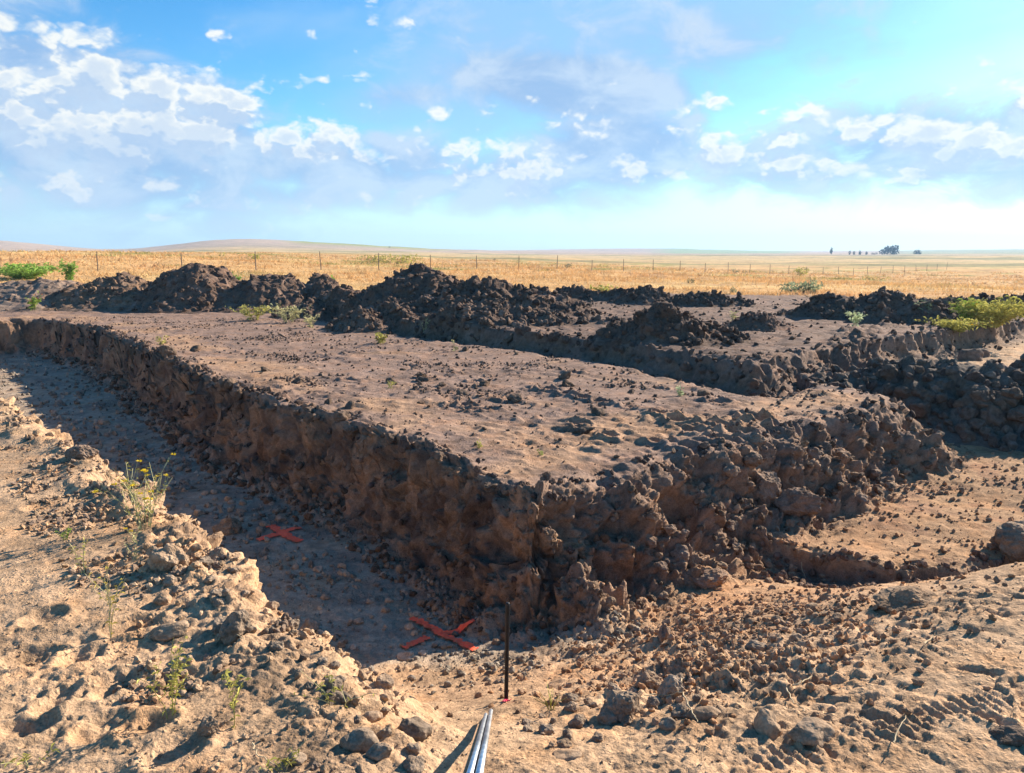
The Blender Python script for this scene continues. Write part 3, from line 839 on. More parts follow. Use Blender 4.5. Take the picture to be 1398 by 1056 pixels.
def heap(label, crest, r, slope=.62, round_=.18, col=HEAPC, lit=None, res=None, rough=1.0, group='heaps of dug soil round the excavation', nclod=160, clod=(.03, .11), smooth_side=0):
    if not isinstance(r, float):
        zb = 0.0
        for _ in range(3):
            bx, by = ground(r[0], r[1], zb); zb = float(surface(np.array([bx]), np.array([by]), False)[0][0])
        rb = math.hypot(bx, by); r = rb + .8; top = min(crest, key=lambda c: c[1])
        for _ in range(4): r = rb + max(crest_point(top[0], top[1], r)[2] - zb, .1) / slope * .95
    pts = []
    for c in crest: pts.append(crest_point(c[0], c[1], r))
    pts = np.array(pts); dens = []
    for a, b in zip(pts[:-1], pts[1:]):
        k = max(2, int(np.linalg.norm(b - a) / .12))
        for t in np.linspace(0, 1, k, endpoint=False): dens.append(a + (b - a) * t)
    dens.append(pts[-1]); dens = np.array(dens)
    dens[:, :2] += .18 * np.stack([n2(dens[:, 0] * 1.1, dens[:, 1]), n2(dens[:, 0] * 1.1 + 9, dens[:, 1])], 1)
    gz, _ = surface(dens[:, 0].copy(), dens[:, 1].copy(), False)
    hh = np.maximum(dens[:, 2] - gz, .08)
    reach = (hh / slope + .45).max()
    x0, x1 = dens[:, 0].min() - reach, dens[:, 0].max() + reach; y0, y1 = dens[:, 1].min() - reach, dens[:, 1].max() + reach
    cell = res or max(.028, math.sqrt((x1 - x0) * (y1 - y0) / 15000))
    nx, ny = int((x1 - x0) / cell) + 1, int((y1 - y0) / cell) + 1
    X, Y = np.meshgrid(np.linspace(x0, x1, nx), np.linspace(y0, y1, ny))
    Zg, _ = surface(X.ravel(), Y.ravel(), False); Zg = Zg.reshape(X.shape)
    wx = X + .22 * n2(X * .9, Y * .9) + .10 * n2(X * 2.6, Y * 2.6); wy = Y + .22 * n2(X * .9 + 5, Y * .9) + .10 * n2(X * 2.6 + 5, Y * 2.6)
    f = np.full(X.shape, -9.0, np.float32)
    for (px_, py_, _), h in zip(dens, hh):
        d = np.sqrt((wx - px_) ** 2 + (wy - py_) ** 2 + round_ ** 2) - round_
        v = h - slope * d
        v = np.where(v < .18 * h, .18 * h - (.18 * h - v) * .6, v)        # the foot spreads
        f = np.maximum(f, v)
    amp = np.clip(f / .3, 0, 1) * rough
    f = np.where(f > 0, f, f * 2.5)
    Z = Zg + f
    N = grid_normals(X, Y, Z).reshape(-1, 3); P = np.stack([X, Y, Z], -1).reshape(-1, 3).astype(np.float32)
    a = amp.ravel()
    flut = n2(P[:, 0] * 4.5 + .4 * n2(P[:, 0] * 2, P[:, 1]), P[:, 2] * 1.6)
    dd = a * (.10 * fbm3(P, 1.2, 3) + .05 * flut)
    for fq, sd, am in [(4.2, 11, .062), (9.5, 23, .040), (20, 5, .020)]:
        w, s_, v, tl_ = worley3(P, fq, sd)
        dd += a * am * (1 - sstep(np.float32(cell * fq), .25, .5)) * (((v - .5) * 1.1 + tl_ * 1.6) * sstep(s_ - w, .0, .16) - .4 * (1 - sstep(s_ - w, .0, .10)))
    P = P + N * dd[:, None]
    keepv = (f.ravel() > -.3)
    q = grid_quads(ny, nx); q = q[keepv[q].all(1)]
    me = mesh_arrays('spoil', P, quads=q, smooth=False)
    j = fbm2(P[:, 0] * .9, P[:, 1] * .9 + P[:, 2], 3); j2 = fbm3(P, 3.0, 2)
    c = np.tile(col, (len(P), 1)); c = c + (DARK - c) * (sstep(j, .0, .6) * .6)[:, None]
    c = c + (PADC * .95 - c) * (sstep(j2 - j * .5, .2, .8) * .75)[:, None]
    set_color(me, c)
    root = bpy.data.objects.new('spoil_heap', None); COL.objects.link(root)
    b = pts.mean(0); gb = float(surface(np.array([b[0]]), np.array([b[1]]))[0][0])
    root.location = (b[0], b[1], gb)
    tag(root, label, 'soil heap', group)
    body = obj('soil', me, M_SOIL, root); body.matrix_parent_inverse = Matrix.Translation((-b[0], -b[1], -gb))
    # loose clods lying on it
    cand = np.where((f.ravel() > .02))[0]
    if nclod and len(cand):
        sel = rng.choice(cand, min(nclod, len(cand)), replace=False)
        s = sizes(len(sel), clod[0], clod[1], 2.2)
        o = scatter_mesh('loose_clods', P[sel] + N[sel] * (s * .25)[:, None], s, tint(len(sel), col * 1.1, .3, DARK, .4), M_CLOD, root, big=.016)
        o.matrix_parent_inverse = Matrix.Translation((-b[0], -b[1], -gb))
    return root

GH = 'heaps of dug soil round the excavation'
heap('low grey brown ridge of soil at the far left edge behind the trench', [(-140, 396), (-40, 391), (20, 385), (70, 381), (105, 388)], (60, 422), .5, .4, col=np.array([.22, .16, .12]), rough=.7, nclod=260, clod=(.02, .08))
heap('lumpy brown soil heap at left with sunlit clods, just left of the tallest left heap', [(112, 390), (140, 381), (168, 374), (190, 381), (205, 392)], (165, 424), .6, .3, col=np.array([.18, .118, .078]), nclod=420)
heap('tallest dark soil heap at left with a rounded top below the grass', [(228, 382), (246, 366), (266, 358), (288, 367), (308, 384)], (268, 427), .74, .22, nclod=380)
heap('dark soil heap at left with a flat crest, right of the rounded heap', [(338, 384), (356, 377), (376, 373), (398, 378), (422, 388), (446, 400)], (385, 426), .6, .25, nclod=380)
heap('very low strip of dark clods between the left heaps and the big middle heap', [(446, 402), (480, 400), (505, 403)], (475, 420), .5, .2, nclod=140)
heap('big peaked soil heap in the middle with one smooth left flank', [(505, 398), (535, 382), (560, 367), (574, 361), (594, 371), (614, 384)], (556, 430), .66, .2, nclod=420)
heap('long lumpy soil heap sloping down to the right from the big middle peak', [(628, 386), (645, 379), (662, 382), (690, 390), (720, 390), (750, 399), (775, 405), (800, 418)], (705, 436), .58, .2, nclod=620)
heap('broad low apron of crumbled soil in front of the middle heaps', [(610, 424), (650, 420), (720, 424), (790, 436), (840, 441)], (710, 446), .5, .3, nclod=520, col=np.array([.15, .10, .072]))
heap('low crumbled bank of soil along the left foot of the big middle heap', [(505, 431), (545, 430), (590, 434), (630, 440)], (565, 449), .5, .25, nclod=260, col=np.array([.15, .10, .072]))
heap('small dark cone of soil in the middle distance, left of two lower heaps', [(850, 405), (866, 395), (880, 388), (894, 395), (908, 404)], (880, 417), .7, .15, nclod=160)
heap('low dark soil heap with a flat top right of the small cone', [(926, 406), (945, 402), (968, 402), (990, 409)], (960, 419), .6, .2, nclod=160)
heap('smallest dark soil mound beside the low flat topped heap', [(1000, 409), (1011, 406), (1024, 412)], (1011, 418), .6, .12, nclod=70)
heap('near dark soil heap standing on the raised block above the second cut', [(872, 440), (895, 428), (915, 420), (936, 425), (962, 436)], (915, 470), .56, .15, nclod=360, clod=(.025, .09))
heap('small reddish soil mound alone on the raised block', [(1016, 436), (1036, 428), (1056, 434)], (1036, 452), .5, .12, col=np.array([.21, .12, .08]), nclod=120, clod=(.02, .06))
heap('long dark ridged soil heap at right with a sharp central peak', [(1098, 424), (1118, 411), (1140, 405), (1158, 408), (1178, 403), (1197, 396), (1214, 404), (1240, 405), (1262, 408), (1280, 420)], (1190, 441), .58, .14, nclod=420)
heap('rounded dark soil heap behind the yellow weeds at right', [(1286, 413), (1304, 405), (1330, 404), (1355, 409)], (1325, 430), .6, .2, nclod=140)
heap('dark soil heap cut by the right edge behind the green weeds', [(1362, 409), (1385, 400), (1415, 395), (1460, 400)], (1400, 425), .6, .2, nclod=140)
heap('thin row of dark clods lying in the grass in the middle distance', [(764, 396), (782, 392), (806, 395), (842, 394), (856, 398)], 26.5, .7, .05, nclod=130)
heap('shaded rubble heap beside the right hand trench, full of blocks', [(1206, 522), (1228, 505), (1262, 498), (1320, 500), (1360, 505), (1420, 505), (1500, 520)], (1310, 594), .62, .2, col=np.array([.125, .095, .073]), nclod=520, clod=(.03, .12), group=None)
bpy.context.view_layer.update()

# ------------------------------------------------------------------ single clods, stones and blocks
def rock_object(name, p, size, shape_seed, label, cat, group, mat, col, sink=.3, squash=(1, .82, .72), sub=3, planes=10, rough=.09, rot=None, cache={}):
    key = (shape_seed, sub, planes, squash, tuple(np.round(col, 3)), round(rough, 3))
    if key not in cache:
        v, f = rock_shape(sub, planes, rough, shape_seed, squash, .25)
        me = mesh_arrays(name, v, tris=f, smooth=False)
        nn = fbm3(v, 2.2, 3); set_color(me, np.asarray(col)[None] * (1 + .3 * nn[:, None])); me.materials.append(mat)
        cache[key] = me
    o = bpy.data.objects.new(name, cache[key]); COL.objects.link(o)
    o.location = (p[0], p[1], p[2] + size * squash[2] * (1 - 2 * sink) * .6)
    o.scale = (size, size, size)
    o.rotation_euler = rot if rot is not None else (rng.normal(0, .35), rng.normal(0, .35), rng.uniform(0, 6.28))
    tag(o, label, cat, group)
    return o

CLODC = np.array([.20, .138, .098]); GREYC = np.array([.29, .215, .152]); TANC = np.array([.31, .215, .14])
def at(px, py):
    p, n = hit(px, py)
    return p
def px_size(p, px): return px * (Vector(p) - Vector((0, 0, CAMH))).length / FPX

ONES = [  # name, px, py of its middle, width px, colour, squash, seed, label
    ('boulder', 1108, 994, 54, GREYC * .8, (1, .8, .66), 3, 'rounded grey brown boulder at the lower right, widest loose stone there'),
    ('stone', 1048, 988, 40, TANC * .85, (.8, .8, 1.0), 4, 'upright tan stone left of the rounded boulder at the lower right'),
    ('earth_clod', 111, 617, 36, CLODC * 1.0, (1, .85, .8), 5, 'brown stone sized clod casting a shadow on the left bank near its crest'),
    ('earth_clod', 553, 606, 24, DARK * 1.3, (.75, .7, 1.1), 6, 'dark pointed clod standing on the rim of the shaded wall'),
    ('earth_clod', 672, 660, 28, CLODC * .6, (1.1, .8, .45), 7, 'flat dark clod tipped over the rim close to the near corner'),
    ('earth_clod', 848, 962, 56, GREYC * .8, (.9, .8, .95), 8, 'largest grey crumbly clod of the foreground rubble pile'),
    ('earth_clod', 884, 926, 34, GREYC * .7, (1, .8, .85), 9, 'dark grey clod on top of the foreground rubble pile'),
    ('earth_clod', 916, 940, 40, GREYC * .85, (.85, .8, 1.0), 10, 'tall grey clod right of the top of the foreground rubble pile'),
    ('stone', 896, 955, 22, GREYC * 1.25, (1, .8, .7), 11, 'pale stone in the hollow of the foreground rubble pile'),
    ('stone', 911, 986, 24, GREYC * .95, (.9, .8, .8), 12, 'grey stone at the shaded front foot of the foreground rubble pile'),
    ('stone', 962, 970, 34, TANC * .75, (1.2, .8, .6), 13, 'flat tan clod on the right shoulder of the foreground rubble pile'),
    ('earth_clod', 790, 982, 26, GREYC * .8, (1, .85, .75), 14, 'grey clod at the left foot of the foreground rubble pile'),
    ('stone', 774, 1026, 30, TANC, (1.3, .9, .4), 15, 'flat tan stone lying below the foreground rubble pile'),
    ('boulder', 1324, 484, 30, CLODC * .9, (1, .6, .8), 16, 'larger of two rounded boulders behind the shaded rubble heap'),
    ('boulder', 1340, 482, 20, CLODC * .9, (1, .7, .85), 17, 'smaller of two rounded boulders behind the shaded rubble heap'),
    ('boulder', 491, 1006, 44, GREYC * .75, (1, .85, .9), 18, 'big grey stone half buried in the rubble left of the metal legs'),
    ('boulder', 566, 990, 42, GREYC * .6, (1, .85, .75), 19, 'dark smooth stone nearest the metal legs on the left bank'),
    ('stone', 508, 975, 22, GREYC * .95, (1.2, .8, .6), 20, 'small grey stone above the big half buried stone on the left bank'),
    ('stone', 404, 1032, 24, GREYC * .9, (1.1, .8, .7), 21, 'grey stone alone at the lower left of the left bank rubble'),
    ('stone', 554, 893, 22, GREYC * 1.3, (1.1, .9, .55), 22, 'pale flat stone beside the lower left arm of the near orange cross'),
    ('stone', 577, 890, 12, GREYC * 1.3, (1, .9, .7), 23, 'small pale stone between the arms of the near orange cross'),
    ('stone', 560, 854, 15, GREYC * 1.1, (1, .9, .7), 24, 'grey stone at the upper left arm of the near orange cross'),
    ('stone', 467, 772, 12, TANC * .9, (1.1, .8, .8), 25, 'brown stone alone in the shaded trench right of the far orange cross'),
    ('earth_clod', 906, 862, 32, CLODC * 1.1, (.5, .8, 1.1), 26, 'thin upright slab of earth standing at the foot of the near corner'),
    ('earth_clod', 972, 782, 42, CLODC * 1.15, (1.1, .9, .6), 27, 'flat topped clod fallen at the foot of the sunlit right wall'),
    ('earth_clod', 1042, 662, 60, CLODC * 1.0, (.9, .8, 1.0), 28, 'largest block of earth bulging from the middle of the right wall'),
    ('earth_clod', 1090, 680, 52, CLODC * 1.05, (1.2, .8, .8), 29, 'square crumbly block of earth low in the right wall'),
    ('earth_clod', 1402, 740, 80, TANC * .8, (1, .9, .8), 30, 'big lump of earth cut by the right edge beside the sunlit trench floor'),
    ('earth_clod', 1236, 806, 70, TANC * .75, (1.1, .9, .42), 31, 'crumbly lump on the bank in front of the sunlit right trench'),
    ('earth_clod', 1034, 882, 28, GREYC * .85, (1, .8, .75), 32, 'grey lump left of the trampled ground at right'),
    ('earth_clod', 1385, 1000, 36, CLODC * .6, (1.3, .9, .5), 33, 'dark flat clod cut by the lower right edge'),
    ('earth_clod', 232, 758, 46, TANC * 1.0, (1, .9, .9), 34, 'biggest tan clod on the crest of the left bank'),
    ('earth_clod', 312, 716, 34, TANC * .75, (1, .9, .8), 35, 'knob of soil on the crest of the left bank above the far orange cross'),
    ('earth_clod', 325, 852, 46, GREYC * .75, (1, .9, .9), 36, 'dark lump with a deep shadow on the left bank'),
    ('stone', 224, 816, 22, TANC * .8, (1, .9, .8), 37, 'tan stone left of the dark shaded lump on the left bank'),
    ('stone', 232, 856, 34, TANC * .9, (1.3, .8, .6), 38, 'flat tan clod below the tan stone on the left bank'),
    ('earth_clod', 284, 992, 30, GREYC * .7, (.8, .8, 1.0), 39, 'dark upright clod beside the tallest foreground weed'),
    ('stone', 232, 690, 10, TANC, (1, .8, .8), 40, 'small tan stone by the roots of the yellow flowered weed'),
    ('earth_clod', 716, 450, 20, DARK * 1.3, (1.1, .9, .9), 41, 'round black clod in the cut in front of the middle heaps'),
    ('earth_clod', 795, 583, 26, CLODC * .6, (1.4, .8, .4), 42, 'largest dark clod put in place of a shaded hollow on the level ground'),  # dark clod stands in for the shade of a hollow
    ('earth_clod', 757, 457, 18, DARK * 1.4, (1.2, .9, .8), 43, 'black clod just right of the round one in the second cut'),
    ('earth_clod', 962, 606, 14, CLODC * .8, (1, .9, .7), 44, 'small clod on the rim above the fallen flat topped clod'),
    ('stone', 269, 745, 14, TANC * .9, (1, .9, .7), 45, 'small light clod on the left bank right of the biggest tan clod'),
    ('stone', 1128, 1008, 14, TANC, (1, .9, .7), 46, 'small stone just below the rounded boulder'),
]
for nm, px, py, w, col, sq, seed, lab in ONES:
    p = at(px, py + w * .28)
    if p is None: continue
    big = w > 28
    o = rock_object(nm, p, px_size(p, w) * .50, seed, lab, {'earth_clod': 'clod'}.get(nm, nm), None, M_STONE if nm in ('stone', 'boulder') else M_CLOD, col, .26,
                    sq, 4 if big else 3, 7 if nm != 'earth_clod' else 14, .05 if nm != 'earth_clod' else .15, rot=(rng.normal(0, .12), rng.normal(0, .12), rng.uniform(-.5, .5)))

ORD = ['first', 'second', 'third', 'fourth', 'fifth', 'sixth', 'seventh', 'eighth', 'ninth', 'tenth', 'eleventh', 'twelfth', 'thirteenth', 'fourteenth', 'fifteenth', 'sixteenth', 'seventeenth', 'eighteenth',
       'nineteenth', 'twentieth', 'twenty first', 'twenty second', 'twenty third', 'twenty fourth', 'twenty fifth', 'twenty sixth', 'twenty seventh', 'twenty eighth', 'twenty ninth', 'thirtieth', 'thirty first', 'thirty second', 'thirty third', 'thirty fourth', 'thirty fifth', 'thirty sixth']
def order(objs, what, enda, endb, key):
    # name each by its place in the row, counted from the nearer end of the row
    objs.sort(key=key); n = len(objs); big = max(objs, key=lambda o: o.scale[0]); small = min(objs, key=lambda o: o.scale[0])
    for i, o in enumerate(objs):
        a = ORD[i] + ' ' + what + ' from ' + enda if i < (n + 1) // 2 else (('last ' if i == n - 1 else ORD[n - 1 - i] + ' ') + what + ' from ' + endb if i != n - 1 else what + ' nearest ' + endb)
        o['label'] = ('largest ' if o is big else 'smallest ' if o is small else '') + a if o not in (big, small) else ('largest ' if o is big else 'smallest ') + what + ', ' + a.replace(what + ' ', 'one ', 1)
def strew(name, cat, n, label, group, mat, col, wpx, spots, squash=(1, .84, .72), jitter=0, target=None, planes=11, rough=.10, sub=3, sink=.3, row=None):
    """countable clods: spots gives where they lie in the photograph"""
    made = 0; tries = 0; out = []
    while made < n and tries < n * 6:
        tries += 1
        px, py = spots()
        p, nn = hit(px, py, target) if target is None or target is GROUND else target_hit(px, py, target)
        if p is None: continue
        w = rng.uniform(0, 1) ** 1.8 * (wpx[1] - wpx[0]) + wpx[0]
        out.append(rock_object(name, p, px_size(p, w) * .6, 200 + made % 12, label, cat, group, mat, col, sink, squash, sub, planes, rough))
        made += 1
    if row: order(out, row[0], row[1], row[2], row[3])

def along(L, spread):
    L = np.array(L, float)
    seg = np.linalg.norm(np.diff(L, axis=0), axis=1); cum = np.append(0, np.cumsum(seg))
    def f():
        t = rng.uniform(0, cum[-1]); i = min(np.searchsorted(cum, t, 'right') - 1, len(seg) - 1)
        q = L[i] + (L[i + 1] - L[i]) * (t - cum[i]) / seg[i]
        return q[0] + rng.normal(0, spread[0]), q[1] + rng.normal(0, spread[1])
    return f
def target_hit(px, py, o):
    inv = o.matrix_world.inverted(); d = inv.to_3x3() @ Vector(px_dir(px, py)); a = inv @ Vector((0, 0, CAMH))
    h, p, n, _ = o.ray_cast(a, d.normalized())
    return (o.matrix_world @ p, n) if h else (None, None)

strew('stone', 'stone', 70, 'grey stone lying on the shaded gravel floor of the left trench', 'stones on the shaded trench floor', M_STONE, GREYC * 1.05, (6, 15),
      along([(120, 570), (300, 670), (400, 750), (470, 800), (540, 850), (590, 870)], (34, 14)), (1, .85, .6), planes=7, rough=.05, sub=2, row=('grey stone on the shaded gravel', 'the black stake', 'the far trench end', lambda o: -o.location.x))
strew('earth_clod', 'clod', 34, 'dark clod on the rim of the shaded left wall', 'clods along the left rim', M_CLOD, CLODC * .65, (6, 20),
      along([(150, 455), (235, 495), (340, 543), (450, 578), (550, 602), (640, 650), (720, 680)], (8, 4)), row=('dark clod on the shaded rim', 'the near corner', 'the far trench end', lambda o: -o.location.x))
strew('earth_clod', 'clod', 36, 'brown lump of earth sticking out of the sunlit right wall', 'lumps in the right wall', M_CLOD, CLODC * 1.0, (9, 26),
      along([(790, 720), (850, 720), (900, 760), (940, 700), (1000, 680), (1060, 640), (1120, 640), (1200, 600)], (22, 24)), rough=.14, sub=3, sink=.45, row=('earth lump in the right wall', 'the near corner', 'its far end', lambda o: o.location.x))
strew('earth_clod', 'clod', 22, 'black clod in the row at the foot of the second cut', 'clods in the second cut', M_CLOD, DARK * 1.5, (8, 18),
      along([(690, 448), (800, 470), (900, 492), (1000, 515), (1050, 528)], (10, 3)), rough=.12, row=('black clod in the second cut', 'the middle heaps', 'the block corner', lambda o: o.location.x))
strew('earth_clod', 'clod', 34, 'greyish clod of the rubble along the left bank crest', 'rubble along the left bank', M_CLOD, GREYC * .8, (10, 28),
      along([(250, 770), (330, 850), (400, 870), (430, 900), (470, 960), (540, 1010), (590, 1040)], (24, 22)), rough=.13, row=('greyish clod on the left bank crest', 'the metal leg', 'the yellow flowered weed', lambda o: -o.location.x))
strew('earth_clod', 'clod', 30, 'grey brown clod of the foreground rubble pile', 'foreground rubble pile', M_CLOD, GREYC * .8, (9, 26),
      along([(740, 1010), (800, 975), (860, 950), (920, 945), (980, 960)], (20, 16)), rough=.13, row=('clod of the foreground rubble pile', 'the metal leg', 'the rounded boulder', lambda o: o.location.x))
strew('stone', 'stone', 34, 'small brown stone on the gravelly slope between ramp and right wall', 'stones on the gravel slope', M_STONE, TANC * .85, (6, 16),
      along([(860, 880), (950, 850), (1040, 830), (1100, 810)], (40, 26)), planes=7, rough=.06, sub=2, row=('stone on the gravel slope', 'the black stake', 'the sunlit right trench', lambda o: o.location.x))
strew('earth_clod', 'clod', 30, 'dark clod lying loose on the level ground of the pad', 'clods lying on the pad', M_CLOD, CLODC * .62, (6, 17),
      along([(330, 490), (520, 540), (700, 570), (850, 590), (950, 540), (620, 500), (420, 500)], (60, 22)), (1.2, .85, .6), row=('dark clod lying out on the pad', 'the near corner', 'the far left heaps', lambda o: o.location.y))
rub = [o for o in COL.objects if o.name.startswith('spoil_heap') and 'rubble' in o['label']][0]
rub_soil = [c for c in rub.children if c.name.startswith('soil')][0]
strew('earth_clod', 'clod', 60, 'grey block of earth in the shaded rubble heap at right', 'blocks of the shaded rubble heap', M_CLOD, CLODC * .62, (8, 26),
      along([(1215, 540), (1260, 530), (1300, 560), (1350, 560), (1390, 540), (1280, 590), (1370, 590)], (22, 16)), target=rub_soil, rough=.12, planes=14, sink=.2, row=('block in the shaded rubble heap', 'its left end', 'the right picture edge', lambda o: o.location.x - .7 * o.location.y))

# ------------------------------------------------------------------ tubes, leaves, plants
def frame(t):
    t = t / (np.linalg.norm(t) + 1e-9)
    a = np.array([0, 0, 1.0]) if abs(t[2]) < .9 else np.array([1.0, 0, 0])
    u = np.cross(t, a); u /= np.linalg.norm(u); v = np.cross(t, u)
    return u, v
class Mesh:
    def __init__(s): s.v = []; s.f = []; s.c = []
    def tube(s, pts, rad, sides=4, col=(1, 1, 1), cap=True):
        pts = np.asarray(pts, float); rad = np.broadcast_to(rad, len(pts)); b = len(s.v)
        for i, p in enumerate(pts):
            t = pts[min(i + 1, len(pts) - 1)] - pts[max(i - 1, 0)]
            u, v = frame(t)
            for k in range(sides):
                a = 2 * math.pi * k / sides
                s.v.append(tuple(p + rad[i] * (math.cos(a) * u + math.sin(a) * v))); s.c.append(col)
        for i in range(len(pts) - 1):
            for k in range(sides):
                a = b + i * sides + k; d = b + i * sides + (k + 1) % sides
                s.f.append((a, d, d + sides, a + sides))
        if cap:
            s.f.append(tuple(b + k for k in reversed(range(sides)))); e = b + (len(pts) - 1) * sides
            s.f.append(tuple(e + k for k in range(sides)))
    def leaf(s, p, d, L, w, col, droop=.25):
        d = np.asarray(d, float); d /= np.linalg.norm(d); u, v = frame(d)
        a = rng.uniform(0, 6.28); side = math.cos(a) * u + math.sin(a) * v
        p = np.asarray(p, float); b = len(s.v)
        mid = p + d * L * .5 + np.array([0, 0, L * .06]); tip = p + d * L - np.array([0, 0, L * droop])
        for q in (p, mid + side * w, tip, mid - side * w): s.v.append(tuple(q)); s.c.append(col)
        s.f.append((b, b + 1, b + 2)); s.f.append((b, b + 2, b + 3))
    def build(s, name, mat, parent=None, smooth=False):
        me = bpy.data.meshes.new(name); me.from_pydata(s.v, [], s.f); me.update()
        if s.c: set_color(me, np.array(s.c, np.float32))
        if smooth: me.polygons.foreach_set('use_smooth', np.ones(len(me.polygons), bool))
        return obj(name, me, mat, parent)

M_LEAF = plain('weed_leaf', (.1, .13, .03), .7, vary=.25, scale=20, trans=.35, attr='soil')
M_STEM = plain('weed_stem', (.2, .2, .08), .8, vary=.2, scale=40, attr='soil')
M_FLOWER = plain('weed_flower', (.6, .4, .03), .7, vary=.15, scale=40, trans=.3, attr='soil')
GREEN = np.array([.22, .29, .05]); YGREEN = np.array([.42, .385, .10]); PALE = np.array([.48, .44, .22]); SAGE = np.array([.25, .28, .16]); BRIGHT = np.array([.17, .27, .05])

def jit(c, v=.25): return tuple(np.clip(np.asarray(c) * rng.uniform(1 - v, 1 + v), 0, 1))
def plant(label, p, h, spread, stems, leaves, leaf_len, leaf_w, col, stemcol=None, flowers=0, flower_col=(.62, .42, .03), branch=2, group=None, name='weed', cat='weed', stem_r=None):
    p = Vector(p); root = bpy.data.objects.new(name, None); COL.objects.link(root); root.location = p
    tag(root, label, cat, group)
    S, L, F_ = Mesh(), Mesh(), Mesh()
    sr = stem_r or max(h * .007, .0022); stemcol = stemcol if stemcol is not None else np.asarray(col) * 1.1
    tips = []
    for i in range(stems):
        a = rng.uniform(0, 6.28); k = rng.uniform(.15, 1) * spread; hh = h * rng.uniform(.6, 1.0)
        b = np.array([math.cos(a), math.sin(a), 0]) * spread * .12
        bend = np.array([math.cos(a), math.sin(a), 0])
        ts = np.linspace(0, 1, 6)
        path = [b * 1 + bend * k * t ** 1.5 + np.array([0, 0, hh * t]) + .03 * h * rng.normal(size=3) * t for t in ts]
        path[0][2] = -.02
        S.tube(path, sr * np.linspace(1, .45, 6), 3, jit(stemcol, .15)); tips.append(path[-1])
        paths = [path]
        for q in range(branch):
            t0 = rng.uniform(.3, .8); st = path[int(t0 * 5)]; dr = rng.normal(size=3); dr[2] = abs(dr[2]) + .8; dr /= np.linalg.norm(dr)
            pp = [st + dr * hh * .4 * t + np.array([0, 0, .05 * h * t * t]) for t in np.linspace(0, 1, 4)]
            S.tube(pp, sr * np.linspace(.6, .35, 4), 3, jit(stemcol, .15)); paths.append(pp); tips.append(pp[-1])
        for q in range(leaves):
            pa = paths[rng.integers(len(paths))]; t = rng.uniform(.05, .97) * (len(pa) - 1); i0 = int(t); fr = t - i0
            pt = pa[i0] * (1 - fr) + pa[min(i0 + 1, len(pa) - 1)] * fr
            d = rng.normal(size=3); d[2] = d[2] * .5 + .45
            L.leaf(pt, d, leaf_len * rng.uniform(.5, 1.15), leaf_w * rng.uniform(.7, 1.2), jit(col, .35))
    S.build('stems', M_STEM, root); L.build('leaves', M_LEAF, root)
    if flowers:
        for q in range(flowers):
            t = tips[rng.integers(len(tips))] + rng.normal(size=3) * h * .03
            for k in range(5):
                a = k * 1.2566; F_.leaf(t, (math.cos(a), math.sin(a), .5), h * .035 + .006, h * .014 + .003, jit(flower_col, .2), .0)
        F_.build('flowers', M_FLOWER, root)['kind'] = 'stuff'
    return root
def up(px, py):
    p = at(px, py); return p if p is not None else Vector((*ground(px, py, 0), 0))
def upf(px, py):
    p, n = target_hit(px, py, FIELD); return p if p is not None else up(px, py)
def hpx(p, n): return px_size(p, n)

p = up(198, 722); plant('tall bushy weed with small yellow flowers at the edge of the left bank', p, hpx(p, 88), hpx(p, 44), 12, 18, .028, .0035, YGREEN, PALE, 16, (.60, .45, .03), 3)
p = up(233, 975); plant('tallest foreground weed with narrow yellow green leaves at lower left', p, hpx(p, 100), hpx(p, 34), 4, 40, .028, .004, YGREEN, YGREEN, 0, branch=2)
p = up(318, 992); plant('thin upright weed right of the tallest foreground weed', p, hpx(p, 74), hpx(p, 12), 2, 26, .032, .005, YGREEN, YGREEN, 0, branch=1)
p = up(148, 872); plant('spindly yellowish weed with twisted stems in the middle of the left bank', p, hpx(p, 92), hpx(p, 22), 3, 22, .03, .004, YGREEN * [1.15, 1, .9], PALE, 0, branch=3)
p = up(114, 784); plant('small slender weed on the left bank above the spindly one', p, hpx(p, 48), hpx(p, 16), 3, 12, .03, .004, YGREEN, PALE, 0, branch=1)
p = up(90, 737); plant('tiny green tuft on the dry ground of the left bank', p, hpx(p, 14), hpx(p, 14), 6, 5, .03, .004, GREEN * 1.1, GREEN, 0, branch=0)
p = up(185, 765); plant('short pale weed at the foot of the yellow flowered weed', p, hpx(p, 46), hpx(p, 14), 3, 12, .03, .004, PALE, PALE, 2, branch=2)
p = up(462, 962); plant('trailing weed over the stones left of the metal legs', p, hpx(p, 40), hpx(p, 70), 5, 10, .03, .004, YGREEN * .9, PALE * .9, 0, branch=1)
p = up(752, 968); plant('little dry grass tuft on the sunlit ramp right of the black stake', p, hpx(p, 28), hpx(p, 22), 12, 1, .02, .002, PALE, YGREEN, 0, branch=0)
p = up(45, 1046); plant('low sparse weed in the lower left corner', p, hpx(p, 30), hpx(p, 30), 3, 10, .03, .004, YGREEN, PALE, 0, branch=1)
p = up(385, 1050); plant('low green weed at the bottom edge of the left bank', p, hpx(p, 34), hpx(p, 44), 4, 8, .03, .004, YGREEN, PALE, 0, branch=1)
p = up(46, 424); plant('green weed with orange flowers on the soil at the far left end of the trench', p, hpx(p, 22), hpx(p, 12), 8, 8, .16, .03, GREEN * 1.2, GREEN, 9, (.75, .25, .02), 1)
p = up(104, 414); plant('pale green weed patch among the clods of the far left heap', p, hpx(p, 14), hpx(p, 16), 8, 8, .12, .02, PALE * .8, PALE, 0, branch=1)
p = up(170, 421); plant('pale weed patch in front of the lumpy left heap', p, hpx(p, 13), hpx(p, 26), 12, 7, .12, .02, PALE * .8, PALE, 0, branch=1)
